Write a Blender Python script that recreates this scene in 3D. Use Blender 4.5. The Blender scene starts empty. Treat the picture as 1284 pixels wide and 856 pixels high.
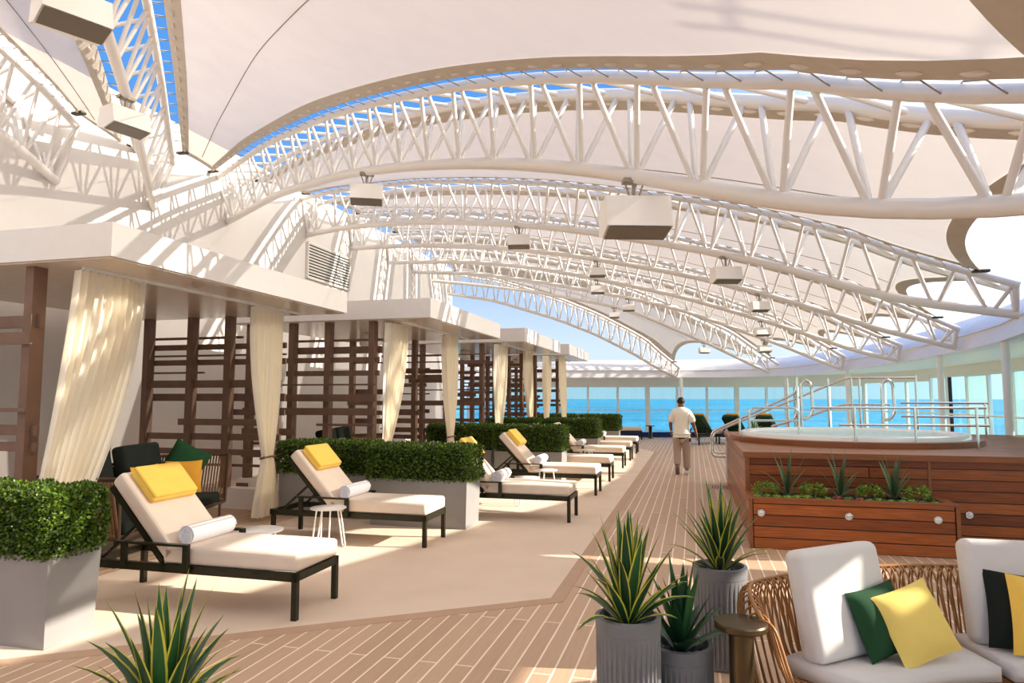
import bpy, bmesh, math, random
import numpy as np
from mathutils import Vector, Matrix
random.seed(7); rng = np.random.default_rng(7)
S = bpy.context.scene; COL = S.collection
PI = math.pi

# ------------------------------------------------------------------ materials
def srgb(r, g, b):
    return tuple(((c/255)/12.92 if c/255 <= .04045 else ((c/255+.055)/1.055)**2.4) for c in (r, g, b)) + (1,)
class NT:
    def __init__(s, m): s.t = m.node_tree; s.n = s.t.nodes; s.l = s.t.links
    def add(s, typ, **kw):
        x = s.n.new(typ)
        for k, v in kw.items(): setattr(x, k, v)
        return x
    def link(s, a, b): s.l.new(a, b)
def mat(name, col, rough=.6, metal=0., spec=.4, var=0., vscale=8., bump=0., bscale=60., stretch=None, sheen=0., coat=0.):
    m = bpy.data.materials.new(name); m.use_nodes = True; t = NT(m); p = t.n['Principled BSDF']
    p.inputs['Roughness'].default_value = rough; p.inputs['Metallic'].default_value = metal
    p.inputs['Specular IOR Level'].default_value = spec; p.inputs['Base Color'].default_value = col
    if sheen: p.inputs['Sheen Weight'].default_value = sheen
    if coat: p.inputs['Coat Weight'].default_value = coat
    tc = t.add('ShaderNodeTexCoord'); mp = t.add('ShaderNodeMapping'); t.link(tc.outputs['Object'], mp.inputs[0])
    if stretch: mp.inputs['Scale'].default_value = stretch
    if var:
        n = t.add('ShaderNodeTexNoise'); n.inputs['Scale'].default_value = vscale; n.inputs['Detail'].default_value = 5
        t.link(mp.outputs[0], n.inputs[0])
        r = t.add('ShaderNodeMapRange'); r.inputs[1].default_value = .25; r.inputs[2].default_value = .75
        r.inputs[3].default_value = 1-var; r.inputs[4].default_value = 1+var
        t.link(n.outputs[0], r.inputs[0])
        h = t.add('ShaderNodeHueSaturation'); h.inputs['Color'].default_value = col; t.link(r.outputs[0], h.inputs['Value'])
        t.link(h.outputs[0], p.inputs['Base Color'])
    if bump:
        n = t.add('ShaderNodeTexNoise'); n.inputs['Scale'].default_value = bscale; n.inputs['Detail'].default_value = 3
        t.link(mp.outputs[0], n.inputs[0])
        b = t.add('ShaderNodeBump'); b.inputs['Strength'].default_value = bump; b.inputs['Distance'].default_value = .01
        t.link(n.outputs[0], b.inputs['Height']); t.link(b.outputs[0], p.inputs['Normal'])
    return m
def boards(name, c1, c2, joint, width, length, mortar, vec, rough=.5, grain=.25, offset=.5, coat=0., bias=0.):
    """boards running along the first component of vec ('yx' = boards along y, side by side in x)"""
    m = bpy.data.materials.new(name); m.use_nodes = True; t = NT(m); p = t.n['Principled BSDF']
    p.inputs['Roughness'].default_value = rough; p.inputs['Coat Weight'].default_value = coat; p.inputs['Specular IOR Level'].default_value = .3
    g = t.add('ShaderNodeNewGeometry'); sx = t.add('ShaderNodeSeparateXYZ'); t.link(g.outputs['Position'], sx.inputs[0])
    cb = t.add('ShaderNodeCombineXYZ')
    def comp(k):
        if k == 's':
            a = t.add('ShaderNodeMath'); a.operation = 'ADD'; t.link(sx.outputs[0], a.inputs[0]); t.link(sx.outputs[1], a.inputs[1]); return a.outputs[0]
        return sx.outputs['xyz'.index(k)]
    t.link(comp(vec[0]), cb.inputs[0]); t.link(comp(vec[1]), cb.inputs[1])
    b = t.add('ShaderNodeTexBrick'); b.offset = offset; b.offset_frequency = 2; b.squash = 1
    b.inputs['Scale'].default_value = 1; b.inputs['Mortar Size'].default_value = mortar; b.inputs['Mortar Smooth'].default_value = 0
    b.inputs['Brick Width'].default_value = length; b.inputs['Row Height'].default_value = width; b.inputs['Bias'].default_value = bias
    b.inputs['Color1'].default_value = c1; b.inputs['Color2'].default_value = c2; b.inputs['Mortar'].default_value = joint
    t.link(cb.outputs[0], b.inputs[0])
    n = t.add('ShaderNodeTexNoise'); n.inputs['Scale'].default_value = 3; n.inputs['Detail'].default_value = 6
    mp = t.add('ShaderNodeMapping'); mp.inputs['Scale'].default_value = (1.2, 22, 1); t.link(cb.outputs[0], mp.inputs[0]); t.link(mp.outputs[0], n.inputs[0])
    r = t.add('ShaderNodeMapRange'); r.inputs[1].default_value = .3; r.inputs[2].default_value = .7; r.inputs[3].default_value = 1-grain; r.inputs[4].default_value = 1+grain
    t.link(n.outputs[0], r.inputs[0])
    h = t.add('ShaderNodeHueSaturation'); t.link(b.outputs[0], h.inputs['Color']); t.link(r.outputs[0], h.inputs['Value'])
    t.link(h.outputs[0], p.inputs['Base Color'])
    return m
def leaf_mat(name, c1, c2, rough=.4, trans=.25):
    m = bpy.data.materials.new(name); m.use_nodes = True; t = NT(m); p = t.n['Principled BSDF']; out = t.n['Material Output']
    g = t.add('ShaderNodeNewGeometry'); r = t.add('ShaderNodeValToRGB'); r.color_ramp.elements[0].color = c1; r.color_ramp.elements[1].color = c2
    t.link(g.outputs['Random Per Island'], r.inputs[0]); t.link(r.outputs[0], p.inputs['Base Color']); p.inputs['Roughness'].default_value = rough
    tr = t.add('ShaderNodeBsdfTranslucent'); t.link(r.outputs[0], tr.inputs[0]); mx = t.add('ShaderNodeMixShader'); mx.inputs[0].default_value = trans
    t.link(p.outputs[0], mx.inputs[1]); t.link(tr.outputs[0], mx.inputs[2]); t.link(mx.outputs[0], out.inputs[0])
    return m
def cloth_mat(name, col, trans=.3, var=.04, tcol=None, mesh=0.):
    m = mat(name, col, .9, var=var, vscale=2.5, spec=.1); t = NT(m); p = t.n['Principled BSDF']; out = t.n['Material Output']
    tr = t.add('ShaderNodeBsdfTranslucent'); tr.inputs[0].default_value = tcol or col; mx = t.add('ShaderNodeMixShader'); mx.inputs[0].default_value = trans
    t.link(p.outputs[0], mx.inputs[1]); t.link(tr.outputs[0], mx.inputs[2]); t.link(mx.outputs[0], out.inputs[0])
    if mesh:      # open weave: part of the light passes straight through
        tp = t.add('ShaderNodeBsdfTransparent'); m2 = t.add('ShaderNodeMixShader'); m2.inputs[0].default_value = mesh
        t.link(mx.outputs[0], m2.inputs[1]); t.link(tp.outputs[0], m2.inputs[2]); t.link(m2.outputs[0], out.inputs[0])
    return m
def glass_mat(name, tint, refl=.06, frost=0.):
    m = bpy.data.materials.new(name); m.use_nodes = True; t = NT(m); out = t.n['Material Output']; t.n.remove(t.n['Principled BSDF'])
    a = t.add('ShaderNodeBsdfTransparent'); a.inputs[0].default_value = tint
    b = t.add('ShaderNodeBsdfGlossy'); b.inputs['Roughness'].default_value = .02
    lw = t.add('ShaderNodeLayerWeight'); lw.inputs[0].default_value = .25
    mr = t.add('ShaderNodeMapRange'); mr.inputs[3].default_value = refl; mr.inputs[4].default_value = .6; t.link(lw.outputs['Fresnel'], mr.inputs[0])
    mx = t.add('ShaderNodeMixShader'); t.link(mr.outputs[0], mx.inputs[0]); t.link(a.outputs[0], mx.inputs[1]); t.link(b.outputs[0], mx.inputs[2]); s = mx
    if frost:
        d = t.add('ShaderNodeBsdfDiffuse'); d.inputs[0].default_value = tint; tl = t.add('ShaderNodeBsdfTranslucent'); tl.inputs[0].default_value = tint
        m0 = t.add('ShaderNodeMixShader'); m0.inputs[0].default_value = .5; t.link(d.outputs[0], m0.inputs[1]); t.link(tl.outputs[0], m0.inputs[2])
        m2 = t.add('ShaderNodeMixShader'); m2.inputs[0].default_value = frost; t.link(mx.outputs[0], m2.inputs[1]); t.link(m0.outputs[0], m2.inputs[2]); s = m2
    t.link(s.outputs[0], out.inputs[0]); return m

M = {}
M['white'] = mat('white painted steel', srgb(230, 224, 218), .45, var=.02)
M['truss'] = mat('white gloss tube', srgb(222, 215, 207), .35, spec=.5)
M['wallwhite'] = mat('white wall paint', srgb(212, 204, 196), .7, var=.03, vscale=1.5)
M['ring'] = mat('white ring panel', srgb(232, 230, 234), .5, var=.02)
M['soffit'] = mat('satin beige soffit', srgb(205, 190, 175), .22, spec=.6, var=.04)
M['membrane'] = cloth_mat('tensile fabric', srgb(232, 222, 212), .16, tcol=srgb(234, 219, 202), mesh=.16)
M['band'] = mat('double fabric edge', srgb(196, 186, 172), .8, var=.06)
M['seam'] = mat('fabric seam', srgb(150, 138, 122), .8)
M['lacing'] = mat('steel lacing', srgb(150, 140, 125), .5, metal=.3)
M['hard'] = mat('dark clamp steel', srgb(70, 62, 52), .5, metal=.5)
M['speaker'] = mat('white speaker plastic', srgb(236, 230, 222), .5)
M['grille'] = mat('grey speaker grille', srgb(120, 112, 100), .7)
M['slat'] = mat('brown mauve timber', srgb(118, 90, 74), .6, var=.12, vscale=6, stretch=(1, 1, 1), bump=.1)
M['curtain'] = cloth_mat('cream linen', srgb(250, 244, 230), .36, var=.03, tcol=srgb(255, 246, 226))
M['cord'] = mat('brown cord', srgb(100, 76, 56), .8)
M['carpet'] = mat('beige deck coating', srgb(228, 206, 182), .85, var=.05, vscale=1.6, bump=.15, bscale=220)
M['border'] = mat('plain brown deck border', srgb(190, 157, 129), .75, var=.04, vscale=5)
M['planks'] = boards('brown deck planks', srgb(200, 168, 138), srgb(188, 156, 127), srgb(244, 224, 198), .125, 2.6, .0065, 'yx', .55, .06, offset=.37)
M['teak'] = boards('teak cladding', srgb(166, 92, 44), srgb(112, 56, 28), srgb(40, 20, 10), .125, 7.3, .006, 'sz', .4, .3, coat=.1)
M['teaktop'] = boards('teak deck boards', srgb(160, 106, 66), srgb(134, 86, 54), srgb(60, 36, 22), .1, 3.2, .004, 'xy', .5, .2)
M['teaktrim'] = mat('teak trim', srgb(140, 84, 46), .45, var=.2, vscale=4, stretch=(1, 1, 8))
M['steel'] = mat('polished steel', srgb(225, 220, 212), .12, metal=1.)
M['planter'] = mat('grey planter metal', srgb(142, 138, 134), .5, var=.05, vscale=3)
M['concrete'] = mat('fluted concrete', srgb(116, 115, 114), .75, var=.2, vscale=5, bump=.15, bscale=90)
M['pebble'] = mat('dark pebbles', srgb(70, 74, 76), .5, var=.4, vscale=9)
M['soil'] = mat('dark soil', srgb(40, 34, 26), .95, var=.3, vscale=30)
M['hedge'] = leaf_mat('boxwood leaf', srgb(30, 52, 12), srgb(110, 138, 40), .35, .22)
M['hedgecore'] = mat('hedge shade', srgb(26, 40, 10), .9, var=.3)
M['yucca'] = leaf_mat('yucca green', srgb(20, 62, 36), srgb(52, 98, 50), .35, .12)
M['yuccaedge'] = mat('yucca yellow edge', srgb(206, 196, 70), .45)
M['agave'] = leaf_mat('agave grey green', srgb(44, 72, 44), srgb(110, 132, 92), .4, .12)
M['succulent'] = leaf_mat('succulent green', srgb(84, 118, 30), srgb(160, 182, 66), .35, .15)
M['shrublet'] = leaf_mat('bright shrublet', srgb(60, 96, 22), srgb(150, 178, 56), .4, .2)
M['rosette'] = leaf_mat('red rosette', srgb(120, 40, 44), srgb(178, 84, 80), .4, .1)
M['frame'] = mat('dark olive metal', srgb(44, 42, 26), .35, metal=.4, var=.08)
M['cushion'] = mat('cream lounger fabric', srgb(222, 204, 184), .85, var=.03, bump=.1, bscale=300, sheen=.1)
M['yellow'] = mat('yellow fabric', srgb(240, 196, 84), .85, var=.04, bump=.15, bscale=250, sheen=.1)
M['yellow2'] = mat('pale yellow fabric', srgb(232, 204, 108), .85, var=.04, bump=.15, bscale=250)
M['ochre'] = mat('ochre fabric', srgb(214, 152, 44), .85, var=.04)
M['green'] = mat('deep green fabric', srgb(14, 62, 28), .85, var=.08)
M['dgreen'] = mat('blackish green fabric', srgb(16, 24, 16), .9, var=.1)
M['towel'] = mat('white terry', srgb(240, 238, 240), .95, bump=.6, bscale=180)
M['stripe'] = mat('towel stripe', srgb(190, 176, 140), .9)
M['tablewhite'] = mat('white powder coat', srgb(236, 232, 226), .4)
M['rope'] = mat('brown rope weave', srgb(120, 88, 58), .8, var=.15, vscale=20)
M['roped'] = mat('dark rope weave', srgb(78, 56, 38), .8, var=.15, vscale=20)
M['rattan'] = mat('honey rattan cane', srgb(160, 108, 54), .4, spec=.5, var=.18, vscale=12)
M['sofacush'] = mat('grey white outdoor fabric', srgb(214, 208, 200), .85, var=.02, bump=.12, bscale=320)
M['bronze'] = mat('bronze', srgb(96, 80, 56), .3, metal=.8, var=.06)
M['tub'] = mat('white acrylic', srgb(238, 238, 232), .2, coat=.3)
M['frame_w'] = mat('white window frame', srgb(236, 236, 230), .4)
M['navy'] = mat('navy coaming', srgb(26, 36, 92), .4)
M['glass'] = glass_mat('clear glass', srgb(190, 226, 234), .04)
M['tealglass'] = glass_mat('teal frosted glass', srgb(150, 186, 184), .1, .6)
M['skin'] = mat('brown skin', srgb(122, 78, 54), .5)
M['hair'] = mat('black hair', srgb(18, 15, 14), .6)
M['shirt'] = mat('cream shirt cloth', srgb(238, 230, 210), .9, bump=.3, bscale=14)
M['trouser'] = mat('taupe trouser cloth', srgb(176, 152, 134), .9, bump=.3, bscale=14)
M['shoe'] = mat('white shoe', srgb(210, 206, 204), .6)
M['sole'] = mat('grey sole', srgb(120, 104, 98), .8)
M['black'] = mat('black plastic', srgb(18, 18, 20), .5)
M['louver'] = mat('white louver', srgb(228, 222, 212), .5)
M['dark'] = mat('dark recess', srgb(24, 22, 20), .9)
M['drain'] = mat('brown drain grate', srgb(120, 92, 70), .5, metal=.2)
M['lamp'] = mat('step light chrome', srgb(220, 222, 224), .15, metal=.9)
M['lens'] = mat('frosted lens', srgb(240, 240, 235), .3)

def water_mat(name, col, rough, scale, strength, spec=.5, dist=.05):
    m = mat(name, col, rough, spec=spec); t = NT(m); p = t.n['Principled BSDF']
    g = t.add('ShaderNodeNewGeometry'); n = t.add('ShaderNodeTexNoise'); n.inputs['Scale'].default_value = scale; n.inputs['Detail'].default_value = 6
    t.link(g.outputs['Position'], n.inputs[0]); b = t.add('ShaderNodeBump'); b.inputs['Strength'].default_value = strength; b.inputs['Distance'].default_value = dist
    t.link(n.outputs[0], b.inputs['Height']); t.link(b.outputs[0], p.inputs['Normal'])
    r = t.add('ShaderNodeMapRange'); r.inputs[1].default_value = .3; r.inputs[2].default_value = .7; r.inputs[3].default_value = .75; r.inputs[4].default_value = 1.3
    n2 = t.add('ShaderNodeTexNoise'); n2.inputs['Scale'].default_value = scale*.13; n2.inputs['Detail'].default_value = 5
    mp = t.add('ShaderNodeMapping'); mp.inputs['Scale'].default_value = (.3, 1, 1); t.link(g.outputs['Position'], mp.inputs[0]); t.link(mp.outputs[0], n2.inputs[0])
    t.link(n2.outputs[0], r.inputs[0]); h = t.add('ShaderNodeHueSaturation'); h.inputs['Color'].default_value = col; t.link(r.outputs[0], h.inputs['Value']); t.link(h.outputs[0], p.inputs['Base Color'])
    return m
M['sea'] = water_mat('blue sea', srgb(66, 146, 172), .45, .12, .8, .3, 3.)
M['tubwater'] = water_mat('tub water', srgb(150, 214, 212), .05, 5., .5, .6)

# ------------------------------------------------------------------ mesh builder
class MB:
    def __init__(s): s.v = []; s.f = []; s.mi = []; s.sm = []
    def raw(s, v, f, mi=0, smooth=False):
        o = len(s.v); s.v += [tuple(p) for p in v]
        for k in f: s.f.append(tuple(i+o for i in k)); s.mi.append(mi); s.sm.append(smooth)
        return s
    def box(s, a, b, mi=0, M4=None):
        (x0, y0, z0), (x1, y1, z1) = a, b
        v = [Vector(p) for p in ((x0, y0, z0), (x1, y0, z0), (x1, y1, z0), (x0, y1, z0), (x0, y0, z1), (x1, y0, z1), (x1, y1, z1), (x0, y1, z1))]
        if M4: v = [M4 @ p for p in v]
        return s.raw(v, [(0, 3, 2, 1), (4, 5, 6, 7), (0, 1, 5, 4), (1, 2, 6, 5), (2, 3, 7, 6), (3, 0, 4, 7)], mi)
    def bar(s, p, q, w, h, up=(0, 0, 1), mi=0):
        p, q = Vector(p), Vector(q); d = (q-p).normalized(); u = Vector(up); sd = d.cross(u)
        if sd.length < 1e-4: sd = d.cross(Vector((0, 1, 0)))
        sd.normalize(); u = sd.cross(d).normalized()
        v = [c + sd*a*w/2 + u*b*h/2 for c in (p, q) for a, b in ((-1, -1), (1, -1), (1, 1), (-1, 1))]
        return s.raw(v, [(3, 2, 1, 0), (4, 5, 6, 7), (0, 1, 5, 4), (1, 2, 6, 5), (2, 3, 7, 6), (3, 0, 4, 7)], mi)
    def tube(s, pts, r, n=8, cap=True, mi=0, closed=False):
        pts = [Vector(p) for p in pts]; m = len(pts); rr = r if isinstance(r, (list, tuple)) else [r]*m
        tan = []
        for i in range(m):
            a = pts[i-1] if (i or closed) else pts[0]; b = pts[(i+1) % m] if (i < m-1 or closed) else pts[-1]
            tan.append((b-a).normalized())
        u = tan[0].cross(Vector((0, 0, 1)))
        if u.length < 1e-3: u = tan[0].cross(Vector((0, 1, 0)))
        u.normalize(); V = []
        for i in range(m):
            u = (u - tan[i]*u.dot(tan[i]))
            u = u.normalized() if u.length > 1e-6 else tan[i].orthogonal().normalized()
            w = tan[i].cross(u)
            V += [pts[i] + (u*math.cos(2*PI*k/n) + w*math.sin(2*PI*k/n))*rr[i] for k in range(n)]
        F = [(i*n+k, i*n+(k+1) % n, ((i+1) % m)*n+(k+1) % n, ((i+1) % m)*n+k) for i in range(m if closed else m-1) for k in range(n)]
        s.raw(V, F, mi, True)
        if cap and not closed:
            s.raw(V[:n], [tuple(range(n))[::-1]], mi); s.raw(V[-n:], [tuple(range(n))], mi)
        return s
    def lathe(s, prof, n=32, c=(0, 0, 0), mi=0, smooth=True, rmod=None):
        V = [(c[0]+r*(rmod(k, r, z) if rmod else 1)*math.cos(2*PI*k/n), c[1]+r*(rmod(k, r, z) if rmod else 1)*math.sin(2*PI*k/n), c[2]+z) for r, z in prof for k in range(n)]
        F = [(i*n+k, i*n+(k+1) % n, (i+1)*n+(k+1) % n, (i+1)*n+k) for i in range(len(prof)-1) for k in range(n)]
        s.raw(V, F, mi, smooth)
        if prof[0][0] > 1e-4: s.raw(V[:n], [tuple(range(n))[::-1]], mi)
        if prof[-1][0] > 1e-4: s.raw(V[-n:], [tuple(range(n))], mi)
        return s
    def prism(s, poly, z0, z1, mi=0):
        n = len(poly); v = [(x, y, z0) for x, y in poly] + [(x, y, z1) for x, y in poly]
        return s.raw(v, [tuple(range(n))[::-1], tuple(range(n, 2*n))] + [(i, (i+1) % n, n+(i+1) % n, n+i) for i in range(n)], mi)
    def cushion(s, a, b, r=.03, mi=0, M4=None, puff=0., seg=3):
        bm = bmesh.new(); bmesh.ops.create_cube(bm, size=1)
        for v in bm.verts: v.co = Vector([a[i] + (v.co[i]+.5)*(b[i]-a[i]) for i in range(3)])
        bmesh.ops.bevel(bm, geom=bm.edges[:], offset=r, segments=seg, profile=.5, affect='EDGES')
        if puff:
            fs = [f for f in bm.faces if f.calc_area() > .25*(b[0]-a[0])*(b[1]-a[1])*.5]
            es = list({e for f in fs for e in f.edges})
            bmesh.ops.subdivide_edges(bm, edges=bm.edges[:], cuts=3, use_grid_fill=True)
            cx = [(a[i]+b[i])/2 for i in range(3)]; hx = [(b[i]-a[i])/2 for i in range(3)]
            for v in bm.verts:
                q = [(v.co[i]-cx[i])/hx[i] for i in range(3)]
                v.co.z += math.copysign(puff*max(0, 1-q[0]**2)*max(0, 1-q[1]**2)*abs(q[2]), q[2])
        V = [(M4 @ v.co if M4 else v.co.copy()) for v in bm.verts]; bm.verts.index_update()
        s.raw(V, [tuple(v.index for v in f.verts) for f in bm.faces], mi, True); bm.free(); return s
    def pillow(s, w, h, t, M4=None, mi=0, n=14):
        V = []; F = []
        for sg in (1, -1):
            for i in range(n+1):
                for j in range(n+1):
                    u, v = 2*i/n-1, 2*j/n-1
                    k = (1-abs(u)**2.6)*(1-abs(v)**2.6); pin = 1 - .07*(1-abs(u*v)) * 1
                    V.append(Vector((u*w/2*(1-.06*(1-v*v)), v*h/2*(1-.06*(1-u*u)), sg*t/2*max(k, 0)**.55)))
        m = (n+1)**2
        for i in range(n):
            for j in range(n):
                q = (i*(n+1)+j, (i+1)*(n+1)+j, (i+1)*(n+1)+j+1, i*(n+1)+j+1)
                F.append(q); F.append(tuple(m+k for k in q[::-1]))
        if M4: V = [M4 @ p for p in V]
        return s.raw(V, F, mi, True)
    def grid(s, P, mi=0, smooth=True):
        a, b = len(P), len(P[0])
        return s.raw([p for r in P for p in r], [(i*b+j, (i+1)*b+j, (i+1)*b+j+1, i*b+j+1) for i in range(a-1) for j in range(b-1)], mi, smooth)
    def build(s, name, m, parent=None, loc=None):
        me = bpy.data.meshes.new(name); me.from_pydata([tuple(v) for v in s.v], [], s.f)
        for x in (m if isinstance(m, (list, tuple)) else [m]): me.materials.append(M[x] if isinstance(x, str) else x)
        me.polygons.foreach_set('material_index', s.mi); me.polygons.foreach_set('use_smooth', s.sm); me.update()
        o = bpy.data.objects.new(name, me); COL.objects.link(o)
        if parent: o.parent = parent
        if loc: o.location = loc
        return o
def empty(name, label, cat, loc=(0, 0, 0), rz=0, group=None):
    o = bpy.data.objects.new(name, None); COL.objects.link(o); o.location = loc; o.rotation_euler = (0, 0, rz); o.empty_display_size = .2
    o['label'] = label; o['category'] = cat
    if group: o['group'] = group
    return o
def tag(o, label, cat, group=None):
    o['label'] = label; o['category'] = cat
    if group: o['group'] = group
    return o
def struct(o): o['kind'] = 'structure'; return o
def copy_tree(o, parent=None):
    c = o.copy(); COL.objects.link(c)
    if parent: c.parent = parent
    for ch in KIDS.get(o.name, []): copy_tree(ch, c)
    return c
KIDS = {}
def index_kids():
    KIDS.clear()
    for x in bpy.data.objects:
        if x.parent: KIDS.setdefault(x.parent.name, []).append(x)
def TR(loc, rx=0, ry=0, rz=0):
    return Matrix.Translation(Vector(loc)) @ Matrix.Rotation(rz, 4, 'Z') @ Matrix.Rotation(ry, 4, 'Y') @ Matrix.Rotation(rx, 4, 'X')

# ------------------------------------------------------------------ camera, sky, sun
cd = bpy.data.cameras.new('camera'); cam = bpy.data.objects.new('camera', cd); COL.objects.link(cam); S.camera = cam
cam.location = (0, 0, 1.7); cam.rotation_euler = (math.radians(90+4.708), 0, math.radians(14.89))
cd.sensor_width = 36; cd.lens = 850/1284*36; cd.clip_end = 20000; cd.clip_start = .05
SUN = Vector((1, .16, .46)).normalized()
w = bpy.data.worlds.new('sky'); S.world = w; w.use_nodes = True; t = NT(w); bg = t.n['Background']
tc = t.add('ShaderNodeTexCoord'); sx = t.add('ShaderNodeSeparateXYZ'); t.link(tc.outputs['Generated'], sx.inputs[0])
rp = t.add('ShaderNodeValToRGB'); t.link(sx.outputs[2], rp.inputs[0]); el = rp.color_ramp.elements
el[0].position = 0.; el[0].color = (.40, .50, .56, 1); el[1].position = 1.; el[1].color = (.02, .11, .38, 1)
for p_, c_ in ((.07, (.40, .49, .60)), (.16, (.27, .38, .60)), (.35, (.07, .22, .52))):
    e_ = el.new(p_); e_.color = (*c_, 1)
dt = t.add('ShaderNodeVectorMath'); dt.operation = 'DOT_PRODUCT'; t.link(tc.outputs['Generated'], dt.inputs[0]); dt.inputs[1].default_value = SUN
mr = t.add('ShaderNodeMapRange'); mr.interpolation_type = 'SMOOTHSTEP'; mr.inputs[1].default_value = .2; mr.inputs[2].default_value = 1.; mr.inputs[3].default_value = 0; mr.inputs[4].default_value = 1
t.link(dt.outputs['Value'], mr.inputs[0])
mx = t.add('ShaderNodeMix'); mx.data_type = 'RGBA'; t.link(mr.outputs[0], mx.inputs[0]); t.link(rp.outputs[0], mx.inputs[6]); mx.inputs[7].default_value = (1.9, 1.85, 1.75, 1)
t.link(mx.outputs[2], bg.inputs[0]); bg.inputs[1].default_value = 1.
sl = bpy.data.lights.new('sun', 'SUN'); sl.energy = 5.8; sl.angle = math.radians(.6); sl.color = (1, .93, .83)
so = bpy.data.objects.new('sun', sl); COL.objects.link(so); so.rotation_euler = (-SUN).to_track_quat('-Z', 'Y').to_euler()
S.view_settings.view_transform = 'Standard'; S.view_settings.look = 'None'; S.view_settings.gamma = 1; S.view_settings.use_curve_mapping = False
S.view_settings.exposure = .86
S.cycles.max_bounces = 12; S.cycles.diffuse_bounces = 8; S.cycles.transparent_max_bounces = 16
S.cycles.use_denoising = True

# ------------------------------------------------------------------ setting
struct(MB().raw([(-6000, -600, -16), (6000, -600, -16), (6000, 7000, -16), (-6000, 7000, -16)], [(0, 1, 2, 3)]).build('sea', 'sea'))
struct(MB().prism([(-9.6, -6), (9, -6), (9, 27), (7, 31), (4.4, 32), (-9.6, 28.2)], -.3, 0).build('floor', 'planks'))
struct(MB().prism([(-1.2, 5.8), (-1.2, 21.76), (-1.8, 23.3), (-5.35, 23.3), (-5.5, 2.77)], -.1, .005).build('floor_carpet', 'carpet'))
b = MB(); b.prism([(-1.2, 5.8), (-1.08, 5.72), (-1.08, 21.85), (-1.2, 21.76)], -.1, .004); b.prism([(-1.2, 5.8), (-5.5, 2.77), (-5.5, 2.6), (-1.08, 5.72)], -.1, .0035)
struct(b.build('floor_border', 'border'))
struct(MB().box((-9.7, -6, 0), (-9.3, 25.6, 6.85)).build('wall_port', 'wallwhite'))
# window wall: front run, bow corner, starboard run
WL = [(-9.3, 27.78), (4.29, 31.39), (6.6, 29.7), (7.9, 26.2), (8.3, 21), (8.3, 3)]
wn = 0
def wrun(a, b, n, top, side=False):
    global wn
    a, b = Vector((*a, 0)), Vector((*b, 0)); d = (b-a)/n; u = d.normalized(); nrm = Vector((-u.y, u.x, 0))
    for i in range(n):
        p, q = a + d*i, a + d*(i+1); wn += 1
        teal = side and (i % 3 == 2 or (n > 8 and i % 3 == 0))
        m = MB(); m.raw([p+Vector((0, 0, .22)), q+Vector((0, 0, .22)), q+Vector((0, 0, top)), p+Vector((0, 0, top))], [(0, 1, 2, 3)])
        g = struct(m.build('window_%d' % wn, 'tealglass' if teal else 'glass'))
        f = MB(); wdt = .2 if (side and i % 3 == 1) or (not side and i % 3 == 0) else .09
        f.bar(p, p+Vector((0, 0, top)), wdt, .09, up=tuple(nrm)); f.bar(p+Vector((0, 0, 1.17))-nrm*.12, q+Vector((0, 0, 1.17))-nrm*.12, .05, .05)
        f.bar(p+Vector((0, 0, top)), q+Vector((0, 0, top)), .1, .1)
        f.bar(p+Vector((0, 0, .0)), p+Vector((0, 0, 1.2)), .05, .05)
        f.build('window_frame', 'frame_w', g)
        if side and i % 3 == 1:
            k = MB(); k.bar(p+u*.13+Vector((0, 0, .22)), p+u*.13+Vector((0, 0, top-.05)), .03, .1, up=tuple(nrm)); k.build('gasket', 'black', g)
        k = MB(); k.bar(p+Vector((0, 0, .11)), q+Vector((0, 0, .11)), .1, .22); k.build('coaming', 'navy', g)
wrun(WL[0], WL[1], 11, 2.18); wrun(WL[1], WL[2], 2, 2.2); wrun(WL[2], WL[3], 3, 2.3); wrun(WL[3], WL[4], 4, 2.4, True); wrun(WL[4], WL[5], 13, 2.45, True)
# white wall strip above the windows
def strip(name, pts, z0, z1, th, m):
    bm_ = MB()
    for i in range(len(pts)-1):
        p, q = Vector((*pts[i], 0)), Vector((*pts[i+1], 0)); bm_.bar(p+Vector((0, 0, (z0[i]+z1)/2)), q+Vector((0, 0, (z0[i]+z1)/2)), th, z1-z0[i])
    return struct(bm_.build(name, m))
strip('wall_front', WL, [2.22, 2.25, 2.35, 2.45, 2.5], 2.95, .16, 'frame_w')
# ring beam (bottom inner edge) carrying the starboard ends of the trusses
RB = [(-9.3, 26.1), (-5, 27.3), (-2.5, 27.95), (-.57, 28.35), (1, 28.5), (2.3, 28.25), (3.3, 27.5), (4.1, 26), (4.75, 24), (5.2, 22), (5.42, 20), (5.55, 18), (5.55, 16), (5.35, 14), (4.95, 12), (4.4, 10.4), (3.75, 8.2), (3.05, 5.9), (2.45, 3.7), (1.7, 1.2), (.8, -1.6), (-.3, -4.6)]
RZ = [2.5, 2.5, 2.5, 2.5, 2.5, 2.5, 2.52, 2.55, 2.58, 2.62, 2.66, 2.68, 2.7, 2.7, 2.7, 2.7, 2.68, 2.66, 2.64, 2.62, 2.6, 2.6]
P = []
for i, (p, z) in enumerate(zip(RB, RZ)):
    a = Vector(RB[max(i-1, 0)]); c = Vector(RB[min(i+1, len(RB)-1)]); tn = (c-a).normalized(); no = Vector((-tn.y, tn.x))
    if no.dot(Vector(p)-Vector((-3, 14))) < 0: no = -no
    o = lambda k: Vector((p[0]+no.x*k, p[1]+no.y*k, 0))
    P.append([o(0)+Vector((0, 0, z)), o(.06)+Vector((0, 0, z+.35)), o(.32)+Vector((0, 0, z+.72)), o(.5)+Vector((0, 0, z+.74)), o(.5)+Vector((0, 0, z+.02)), o(0)+Vector((0, 0, z))])
struct(MB().grid(P).build('trim_1', 'ring'))
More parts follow.
